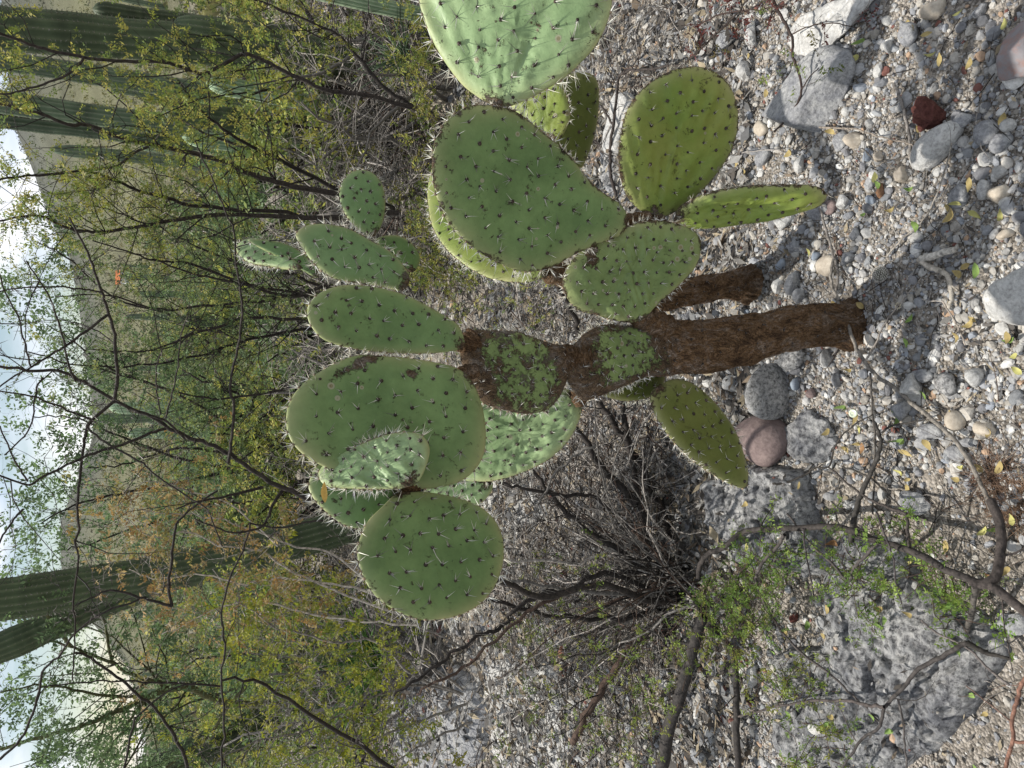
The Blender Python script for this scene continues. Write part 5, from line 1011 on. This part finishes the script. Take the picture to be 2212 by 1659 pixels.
sprays('yellow-green feathery sprays on the bedrock along the bottom edge', [(1670,1430,1770,1520,26,.04,.1), (1700,1560,1860,1660,26,.04,.14), (1500,1340,1640,1470,40,.05,.18)], ((.22, .28, .05), (.16, .24, .05), (.28, .29, .06)), 64)
sprays('loose green leaflets over bright gravel on the left among dark sticks', [(1080,1320,1480,1659,120,.1,.45), (1120,1200,1350,1420,40,.1,.4)], ((.20, .27, .05), (.16, .24, .05), (.26, .28, .06)), 65, lpt=4)
sprays('small green leaflets on thin twigs between the two groups of pads', [(890,540,1020,780,90,.1,.35), (1000,620,1200,700,25,.1,.3)], YG, 66, lpt=5)
sprays('yellow-green low shrub on pale rocks behind the second prickly pear', [(860,180,1010,480,90,.08,.35), (820,0,930,200,60,.15,.5), (880,400,1030,610,110,.1,.3)], YG, 67, L=.04, lpt=7)
sprays('loose yellow-green tips rising behind the largest left pad', [(480,740,620,1000,60,.5,.9), (560,620,700,760,25,.5,.9)], YG, 68, L=.04, lpt=5)

# ================================================================== COLUMNAR CACTI
def mat_col(name, c1, c2):
    return mat(name, attr='Col', nsc=12, nvar=.22, bump=.3, bsc=60, bdist=.004, rough=.6)
M_COLC = mat_col('ribbed_cactus_skin', 0, 0)
def column(mb, sb, P, rad, ribs, c, rng, depth=.20, top=True):
    n = len(P); ns = ribs*4; th = np.arange(ns)*2*math.pi/ns; prof = 1-depth*(.5-.5*np.cos(th*ribs))**.8
    T = np.gradient(P, axis=0); T /= np.linalg.norm(T, axis=1, keepdims=True); A = np.cross(T, np.array((0, 1., 0))); A /= np.linalg.norm(A, axis=1, keepdims=True); B = np.cross(T, A)
    s = np.arange(n)/(n-1); rr = rad*(1+.03*np.sin(s*21+rng.uniform(0, 6))+.02*rng.normal(size=n)*.5)
    if top: k = np.clip((1-s)*n/5., 0, 1); rr = rr*np.sqrt(np.clip(1-(1-k)**2, .003, 1))
    dirs = (A[:, None]*np.cos(th)[None, :, None]+B[:, None]*np.sin(th)[None, :, None])
    V = (P[:, None]+dirs*(rr[:, None]*prof[None])[:, :, None]).reshape(-1, 3)
    i = np.arange(n-1)[:, None]*ns; j = np.arange(ns)[None]; j2 = (j+1) % ns; a = (i+j).ravel(); b = (i+j2).ravel(); c_ = (i+ns+j2).ravel(); d = (i+ns+j).ravel()
    F = np.vstack([np.stack([a, b, c_], 1), np.stack([a, c_, d], 1)])
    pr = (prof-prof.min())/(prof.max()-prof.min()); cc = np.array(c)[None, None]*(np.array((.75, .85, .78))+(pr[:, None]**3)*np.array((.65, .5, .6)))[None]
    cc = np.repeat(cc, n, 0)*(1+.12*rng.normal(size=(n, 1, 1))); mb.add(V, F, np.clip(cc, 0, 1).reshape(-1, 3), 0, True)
    for q in range(ribs):                          # areoles along every rib
        ang = q*2*math.pi/ribs; L = np.linalg.norm(P[-1]-P[0]); m = max(4, int(L/max(.03, rad*.25))); u = np.linspace(.02, .97, m)*(n-1); ii = u.astype(int); f = (u-ii)[:, None]; ii2 = np.minimum(ii+1, n-1)
        C = P[ii]*(1-f)+P[ii2]*f; dd = A[ii]*math.cos(ang)+B[ii]*math.sin(ang); Q = C+dd*(rr[ii]*1.0)[:, None]
        for _ in range(2): cones(sb, Q, dd+rng.normal(0, .6, Q.shape), rad*.14, rad*.02, np.array((.20, .19, .16)))
def vertical(px, py, Y, h, lean=(0, 0), bow=.0, n=40):
    """ground point below a pixel at distance Y, and the column's axis"""
    p = at(px, py, Y); x = p[0]; z0 = Hs(x, Y)-.05; t = np.linspace(0, 1, n)
    return np.stack([x+lean[0]*t*h+bow*np.sin(t*3.0), Y+lean[1]*t*h, z0+t*(h+.05)], 1)
rng = np.random.default_rng(71)
CD = (.085, .108, .058); CM = (.13, .16, .105); CL = (.30, .38, .25)  # on the sunlit columns the paler CL paints in the light
CC = [ # px, py, Y, height, width px, colour, lean x, label
 (640,105,4.9,1.35,62,CD,(0,0),'short dark ribbed column beside the thickest one'),
 (760,-4,3.6,.95,34,CL,(0,0),'low pale ribbed column at the very right edge by the gravel'),
 (580,208,5.2,1.15,40,CL,(.02,0),'short pale sunlit ribbed column in the middle of the stand'),
 (430,196,7.4,3.2,40,CM,(0,0),'tall ribbed column, third from the right edge'),
 (420,272,7.8,3.3,44,CM,(0,0),'tall striped ribbed column near the left side of the stand'),
 (600,275,5.6,1.4,52,CD,(0,0),'squat dark ribbed column low in the stand'),
 (560,318,6.2,1.25,34,CL,(0,0),'narrow pale sunlit column low at the left of the stand'),
 (400,305,8.0,2.9,42,CM,(0,0),'leftmost tall ribbed column of the right-hand stand'),
 (300,345,11,2.6,26,CM,(0,0),'small distant ribbed column left of the stand under the skyline'),
 (590,695,6.5,1.25,22,CD,(0,0),'thin dark ribbed column above the tall middle pad'),
 (300,880,13,1.9,26,CL,(0,0),'pale distant ribbed column, right one in the mid-slope cluster'),
 (300,905,13.5,2.1,24,CM,(0,0),'distant ribbed column in the middle of the mid-slope cluster'),
 (300,935,13,1.7,24,CL,(0,0),'pale distant ribbed column left in the mid-slope cluster'),
 (420,640,14,1.6,14,CM,(0,0),'tiny ribbed column far off behind thin dark stems'),
]
for px, py, Y, h, wpx, c, ln, lb in CC:
    P = vertical(px, py, Y, h, ln, rng.normal(0, .02)); rad = wpx*pxm(at(px, py, Y))/2; E = empty('columnar_cactus', P[0], label=lb, category='cactus')
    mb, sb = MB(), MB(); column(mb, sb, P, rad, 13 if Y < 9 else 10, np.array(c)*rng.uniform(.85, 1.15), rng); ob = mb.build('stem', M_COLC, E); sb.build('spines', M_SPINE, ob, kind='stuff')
# leaning giants on the left
def giant(pts, w0, w1, Y0, Y1, c, ribs, E, name='stem', top=True):
    k = len(pts); P = np.array([at(x, y, Y0+(Y1-Y0)*i/(k-1)) for i, (x, y) in enumerate(pts)]); Q = catmull(P, 60); rad = np.mean([pxm(q) for q in Q])*(w0+w1)/4
    mb, sb = MB(), MB(); column(mb, sb, Q, rad, ribs, c, rng, .16, top); ob = mb.build(name, M_COLC, E); sb.build('spines', M_SPINE, ob, kind='stuff')
E = empty('columnar_cactus', at(820,1130,4.6)*np.array((1, 1, 0)), label='giant ribbed column cactus leaning out of the top at the left, with a second arm', category='cactus')
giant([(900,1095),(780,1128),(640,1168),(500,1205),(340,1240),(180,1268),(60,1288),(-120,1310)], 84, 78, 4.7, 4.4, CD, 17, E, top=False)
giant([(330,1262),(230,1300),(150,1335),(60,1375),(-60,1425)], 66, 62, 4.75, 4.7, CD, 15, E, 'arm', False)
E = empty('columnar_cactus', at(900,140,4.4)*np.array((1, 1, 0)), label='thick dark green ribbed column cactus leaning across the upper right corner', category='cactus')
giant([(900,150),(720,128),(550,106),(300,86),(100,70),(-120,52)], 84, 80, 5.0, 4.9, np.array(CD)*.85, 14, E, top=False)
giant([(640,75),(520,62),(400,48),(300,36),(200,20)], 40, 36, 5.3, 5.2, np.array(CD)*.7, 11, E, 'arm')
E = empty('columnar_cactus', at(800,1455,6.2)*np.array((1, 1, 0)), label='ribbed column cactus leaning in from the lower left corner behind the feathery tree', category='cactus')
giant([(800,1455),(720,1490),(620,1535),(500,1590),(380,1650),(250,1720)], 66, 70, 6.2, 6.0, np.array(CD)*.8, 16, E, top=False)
# the little ball cactus and the button in the gravel
def ball():
    P = GP(1901, 592, .018); rad = 16*pxm(P); E = empty('ball_cactus', P, label='tiny grey-brown ball cactus with starry spines in the near gravel', category='cactus'); V, F = ICO[5]; V = V*np.array((rad, rad, rad*.85)); mb = MB(); mb.add(V+P, F, (.12, .12, .09), 0, True); o = mb.build('body', M_TWIG, E)
    sb = MB(); rg = np.random.default_rng(8); Pv, _ = ICO[3]; Q = Pv*np.array((rad, rad, rad*.85))*1.02+P
    for _ in range(6): D = np.cross(Pv, rg.normal(size=Pv.shape))+Pv*.35; cones(sb, Q, D, .0042, .0004, (.5, .47, .42))
    V1, F1 = ICO[1]; k = len(V1); sb.add((Q[:, None]+V1[None]*.0011).reshape(-1, 3), (F1[None]+(np.arange(len(Q))*k)[:, None, None]).reshape(-1, 3), (.55, .53, .5)); sb.build('spines', M_SPINE, o, kind='stuff')
ball()
def button():
    P = GP(1843, 893, .02); r0 = 9*pxm(P); E = empty('shirt_button', P, label='pale green round four-hole button lying in the gravel', category='button'); prof = [(0, .10), (.42, .10), (.5, .16), (.6, .26), (.85, .3), (1, .18), (1, 0), (0, 0)]; ns = 28; V, F = [], []
    for r_, z_ in prof:
        for k in range(ns): a = k*2*math.pi/ns; V.append((r_*r0*math.cos(a), r_*r0*math.sin(a), z_*r0))
    for i in range(len(prof)-1):
        for k in range(ns): a, b = i*ns+k, i*ns+(k+1) % ns; F += [(a, a+ns, b+ns), (a, b+ns, b)]
    V = np.array(V); t = Matrix.Rotation(.35, 3, 'X'); V = V@np.array(t).T; mb = MB(); mb.add(V+P, F, (.62, .68, .52), 0, False); o = mb.build('disc', mat('button_plastic', attr='Col', nvar=.05, bump=0, rough=.35), E)
    for sx in (-1, 1):
        for sy in (-1, 1):
            hb = MB(); V = []
            c = np.array((sx*.17*r0, sy*.17*r0, .115*r0))
            for k in range(8): a = k*math.pi/4; V.append(c+np.array((math.cos(a)*.085*r0, math.sin(a)*.085*r0, 0)))
            V.append(c); V = np.array(V)@np.array(t).T+P; hb.add(V, [(8, k, (k+1) % 8) for k in range(8)], (.03, .03, .03)); hb.build('hole', M_SPINE, E)
button()
def flower():
    P = GP(1940, 661, .012); E = empty('dried_flower', P, label='small dried daisy head with pale petals and dark centre in the gravel', category='flower'); rg = np.random.default_rng(2); r0 = 9*pxm(P)
    for k in range(9):
        a = k*2*math.pi/9+rg.normal(0, .1); d = np.array((math.cos(a), math.sin(a), .15)); b = np.array((-math.sin(a), math.cos(a), 0)); V = np.array([P+d*r0*.3, P+d*r0*.7+b*r0*.14, P+d*r0, P+d*r0*.7-b*r0*.14]); mb = MB(); mb.add(V, [(0, 1, 2), (0, 2, 3)], (.6, .52, .36)); mb.build('petal', M_LITTER, E)
    mb = MB(); V, F = ICO[2]; mb.add(V*np.array((1, 1, .6))*r0*.36+P, F, (.03, .02, .015), 0, True); mb.build('centre', M_TWIG, E)
flower()
# yellow leaf stuck in the spines
V, F = leaf_mesh(3, .032, .005, .4); mb = MB(); p = at(702, 1062, 1.2); mb.add(V@np.array(Matrix.Rotation(1.4, 3, 'X')).T+p, F, (.55, .36, .1), 0, True); mb.build('caught_leaf', M_LITTER, loc=p, label='yellow leaf caught in the spines of a left-hand pad', category='leaf')
# tufts of reddish dry grass at the near edge
def tuft(name, label, px, py, n, L, r, c, spread=.6, h=.0, cat='grass tuft', Y=None):
    P = GP(px, py) if Y is None else at(px, py, Y); rg = np.random.default_rng(int(px)); mb = MB(); E = empty(name, P, label=label, category=cat)
    for _ in range(n):
        d = np.array((rg.normal(0, spread), rg.normal(0, spread), 1)); b = P+rg.normal(0, .02, 3)*np.array((1, 1, 0)); Q = zig(b, d, L*rg.uniform(.5, 1.1), 5, rg, .10, .08); Q[:, 2] = np.maximum(Q[:, 2], H(Q[:, 0], Q[:, 1])+.003); tube(mb, Q, np.linspace(r, r*.3, 6), 3, np.array(c)*rg.uniform(.6, 1.35))
    mb.build('blades', M_LITTER, E, kind='stuff')
tuft('dry_grass_tuft', 'reddish brown dry fibrous tuft at the near edge below the dry stick', 2150, 1030, 200, .075, .0008, (.20, .13, .09), 1.6)
tuft('dry_grass_tuft', 'smaller reddish fibrous tuft at the near left edge', 2200, 1090, 180, .075, .0008, (.22, .14, .09), 1.6)
tuft('yucca', 'green rosette of narrow pointed leaves beyond the left shrub', 830, 1430, 70, .55, .008, (.07, .15, .03), .9, cat='yucca', Y=4.2)
tuft('yucca', 'small blue-green rosette of stiff leaves behind the upper right pad', 880, 120, 40, .28, .006, (.07, .11, .06), .9, cat='yucca', Y=3.6)

# ================================================================== BACKGROUND MESQUITES (copied things)
def proto(seed, col, h=2.2):
    rng = np.random.default_rng(seed); st, tw, lv = MB(), MB(), []
    for k in range(6):
        a = k*1.05+rng.uniform(-.4, .4); d = np.array((math.cos(a)*.55, math.sin(a)*.55, 1)); P = zig(np.array((rng.normal(0, .08), rng.normal(0, .08), -.05)), d, h*rng.uniform(.8, 1.1), 8, rng, -.02, .2); r = np.linspace(.028, .008, 9); tube(st, P, r, 6, np.array(DARKB)*1.3)
        sprout(tw, P, r, rng, 15, .75, DARKB, 1, lv, None, .15, lpt=7, rk=.4, rmin=.002)
    fb = MB(); pinnate(fb, lv, rng, .10, 4, .30, .36, col); return st, tw, fb
PR = []
for k, (s, c) in enumerate([(81, MG), (82, YG), (83, PG)]):
    st, tw, fb = proto(s, c); q = []
    for b, mname, m in ((st, 'stems', M_TWIG), (tw, 'twigs', M_TWIG), (fb, 'foliage', M_LEAF)):
        V = np.concatenate(b.v); F = np.concatenate(b.f); C = np.concatenate(b.c); me = mesh_from(mname, V, F, C, None, np.concatenate(b.sm)); me.materials.append(m); q.append(me)
    PR.append(q)
def bare_proto(seed):
    rng = np.random.default_rng(seed); st, tw = MB(), MB()
    for k in range(7):
        a = k*.9+rng.uniform(-.4, .4); P = zig(np.array((rng.normal(0, .08), rng.normal(0, .08), -.05)), np.array((math.cos(a)*.7, math.sin(a)*.7, 1)), rng.uniform(1.2, 1.9), 8, rng, -.01, .25); r = np.linspace(.02, .006, 9); tube(st, P, r, 5, np.array(GREYB)*1.2)
        sprout(tw, P, r, rng, 14, .6, np.array(PALEB)*1.2 if k % 2 else GREYB, 1, None, None, .1, rk=.4, rmin=.0018)
    q = []
    for b, mname in ((st, 'stems'), (tw, 'twigs')):
        me = mesh_from(mname, np.concatenate(b.v), np.concatenate(b.f), np.concatenate(b.c), None, np.concatenate(b.sm)); me.materials.append(M_TWIG); q.append(me)
    return q
BP = [bare_proto(84), bare_proto(85)]; rng = np.random.default_rng(92)
for i, (py, Y, wh) in enumerate([(30, 4.4, 'nearest the right edge'), (120, 4.6, 'between the dark and the pale short column'), (240, 4.8, 'before the squat dark column'), (360, 4.6, 'left of the column stand'), (460, 5.0, 'above the small upright pad'), (570, 4.9, 'above the thin light-edged pad'), (720, 5.2, 'above the tall middle pad'), (900, 5.5, 'above the largest left pad'), (1400, 5.0, 'behind the green rosette'), (80, 3.9, 'closest behind the top right pad'), (300, 4.2, 'beneath the slanting dark stems'), (200, 5.4, 'before the tall ribbed columns'), (660, 4.4, 'rising straight above the tall middle pads'), (820, 4.6, 'between middle and left pads'), (1480, 4.2, 'at the foot of the feathery tree'), (1560, 5.2, 'under the feathery tree at the far left')]):
    x = at(420, py, Y)[0]; s_ = rng.uniform(.5, .75); E = empty('dead_bush', (x, Y, Hs(x, Y)), label='leafless grey twiggy bush '+wh, category='shrub', group='leafless grey bushes behind the cacti'); E.rotation_euler = (0, 0, rng.uniform(0, 6.28)); E.scale = (s_*1.2, s_*1.2, s_)
    for me in BP[i % 2]:
        o = bpy.data.objects.new(me.name, me); COL.objects.link(o); o.parent = E
        if me.name.startswith('twigs'): o['kind'] = 'stuff'
rng = np.random.default_rng(91); spots = []
for (px, py, Y) in [(0,60,5.6),(0,200,5.2),(0,330,6.5),(0,450,6),(0,560,7.5),(0,640,5.6),(0,720,7),(0,800,6.2),(0,880,9),(0,960,7.6),(0,1050,6.6),(0,1130,9),(0,1330,7),(0,1420,6.2),(0,1560,6.8),(0,1640,5.4),(0,20,8),(0,520,12),(0,680,10.5),(0,850,12),(0,1120,13.5),(0,1240,11),(0,1500,9.5)]:
    spots.append((px, py, Y))
kinds = ['mid green leafy mesquite bush on the slope behind the cacti', 'yellow-green mesquite bush on the slope behind the cacti', 'feathery fresh green bush on the slope behind the cacti']
ORD = ['first', 'second', 'third', 'fourth', 'fifth', 'sixth', 'seventh', 'eighth', 'ninth', 'tenth']
RK = {}
for k in range(3):
    for q, i in enumerate(sorted([i for i in range(len(spots)) if i % 3 == k], key=lambda i: -spots[i][1])): RK[i] = ORD[q]
for i, (px, py, Y) in enumerate(spots):
    x = at(420, py, Y)[0]; k = i % 3; s = (rng.uniform(.45, .62) if Y < 7.8 else rng.uniform(.55, .85)); E = empty('mesquite_bush', (x, Y, Hs(x, Y)), label=kinds[k].split(' on')[0]+' behind the cacti, '+RK[i]+' of its kind from the left', category='shrub', group=kinds[k].split(' on')[0]+'es behind the cacti')
    E.rotation_euler = (0, 0, rng.uniform(0, 6.28)); E.scale = (s*1.25, s*1.25, s*(1 if Y < 8 else .9))
    for me in PR[k]:
        o = bpy.data.objects.new(me.name, me); COL.objects.link(o); o.parent = E
        if me.name.split('.')[0] != 'stems': o['kind'] = 'stuff'

# ================================================================== FAR SCRUB (one mass), far columns
def far_scrub(n, r0, r1, seed, name):
    rng = np.random.default_rng(seed); r = r0*(r1/r0)**rng.random(n); az = rng.uniform(-.62, .62, n); x = r*np.sin(az); y = r*np.cos(az); z = H(x, y); s = rng.uniform(.35, 1.0, n)*(.6+.004*r); K = 15
    d = rng.normal(size=(n, K, 3)); d /= np.linalg.norm(d, axis=2, keepdims=True); d *= rng.uniform(.45, 1, (n, K, 1)); d[:, :, 2] = np.abs(d[:, :, 2])*.8
    C = np.stack([x, y, z], 1)[:, None]+d*s[:, None, None]; q = (s*rng.uniform(.12, .3, n))[:, None, None, None]
    V = C[:, :, None]+rng.normal(size=(n, K, 3, 3))*q*.6; V = V.reshape(-1, 3); F = np.arange(len(V)).reshape(-1, 3)
    pal = np.array([(.10, .13, .05), (.14, .16, .055), (.085, .105, .05), (.17, .16, .08), (.12, .115, .08), (.2, .19, .08)]); c = pal[rng.integers(0, len(pal), n)]*rng.uniform(.7, 1.25, (n, 1)); f = ss(100, 220, r)[:, None]; c = c*(1-f)+np.array((.085, .095, .07))*f
    c = np.repeat(c, K*3, 0)*rng.uniform(.8, 1.2, (n*K, 1)).repeat(3, 0); mb = MB(); mb.add(V, F, c); mb.build(name, M_LEAF, kind='stuff')
far_scrub(3800, 12, 60, 101, 'distant_scrub'); far_scrub(5200, 50, 255, 102, 'hillside_scrub')
rng = np.random.default_rng(111)
for k in range(22):
    r_ = 20*(70/20)**rng.random(); az = rng.uniform(-.42, .5); x, y = r_*math.sin(az), r_*math.cos(az); h = rng.uniform(1.4, 2.6); t = np.linspace(0, 1, 16); P = np.stack([x+0*t, y+0*t, Hs(x, y)-.1+t*h], 1); mb, sb = MB(), MB(); column(mb, sb, P, rng.uniform(.10, .16), 8, np.array(CM)*rng.uniform(.8, 1.4), rng)
    mb.build('columnar_cactus', M_COLC, loc=P[0], label='distant upright ribbed cactus standing in the scrub of the slope', category='cactus', group='distant column cacti on the slope')
def house():
    p = at(262, 600, 95); z = Hs(p[0], 95); E = empty('small_house', (p[0], 95, z), label='tiny white house with an orange roof far off on the hillside', category='house')
    def box(x0, y0, z0, x1, y1, z1):
        V = [(a, b, c) for a in (x0, x1) for b in (y0, y1) for c in (z0, z1)]; return V, [(0, 1, 3), (0, 3, 2), (4, 6, 7), (4, 7, 5), (0, 4, 5), (0, 5, 1), (2, 3, 7), (2, 7, 6), (1, 5, 7), (1, 7, 3), (0, 2, 6), (0, 6, 4)]
    o = np.array((p[0], 95, z)); mb = MB(); V, F = box(-1.2, -1, -1, 1.2, 1, 1.6); mb.add(np.array(V)*.5+o, F, (.8, .8, .8)); mb.build('wall', M_PEB, E)
    mb = MB(); V = np.array([(-1.5, -1.3, 1.6), (1.5, -1.3, 1.6), (1.5, 1.3, 1.6), (-1.5, 1.3, 1.6), (-1.5, 0, 2.5), (1.5, 0, 2.5)]); mb.add(V*.5+o, [(0, 1, 5), (0, 5, 4), (3, 4, 5), (3, 5, 2), (0, 4, 3), (1, 2, 5), (0, 3, 2), (0, 2, 1)], (.5, .15, .05)); mb.build('roof', M_PEB, E)
    mb = MB(); V, F = box(-.3, -1.06, -.2, .3, -1.01, 1.0); mb.add(np.array(V)*.5+o, F, (.08, .06, .05)); mb.build('door', M_PEB, E)
house()
print('tris', sum(len(o.data.polygons) for o in bpy.data.objects if o.type == 'MESH'), 'objects', len(bpy.data.objects))
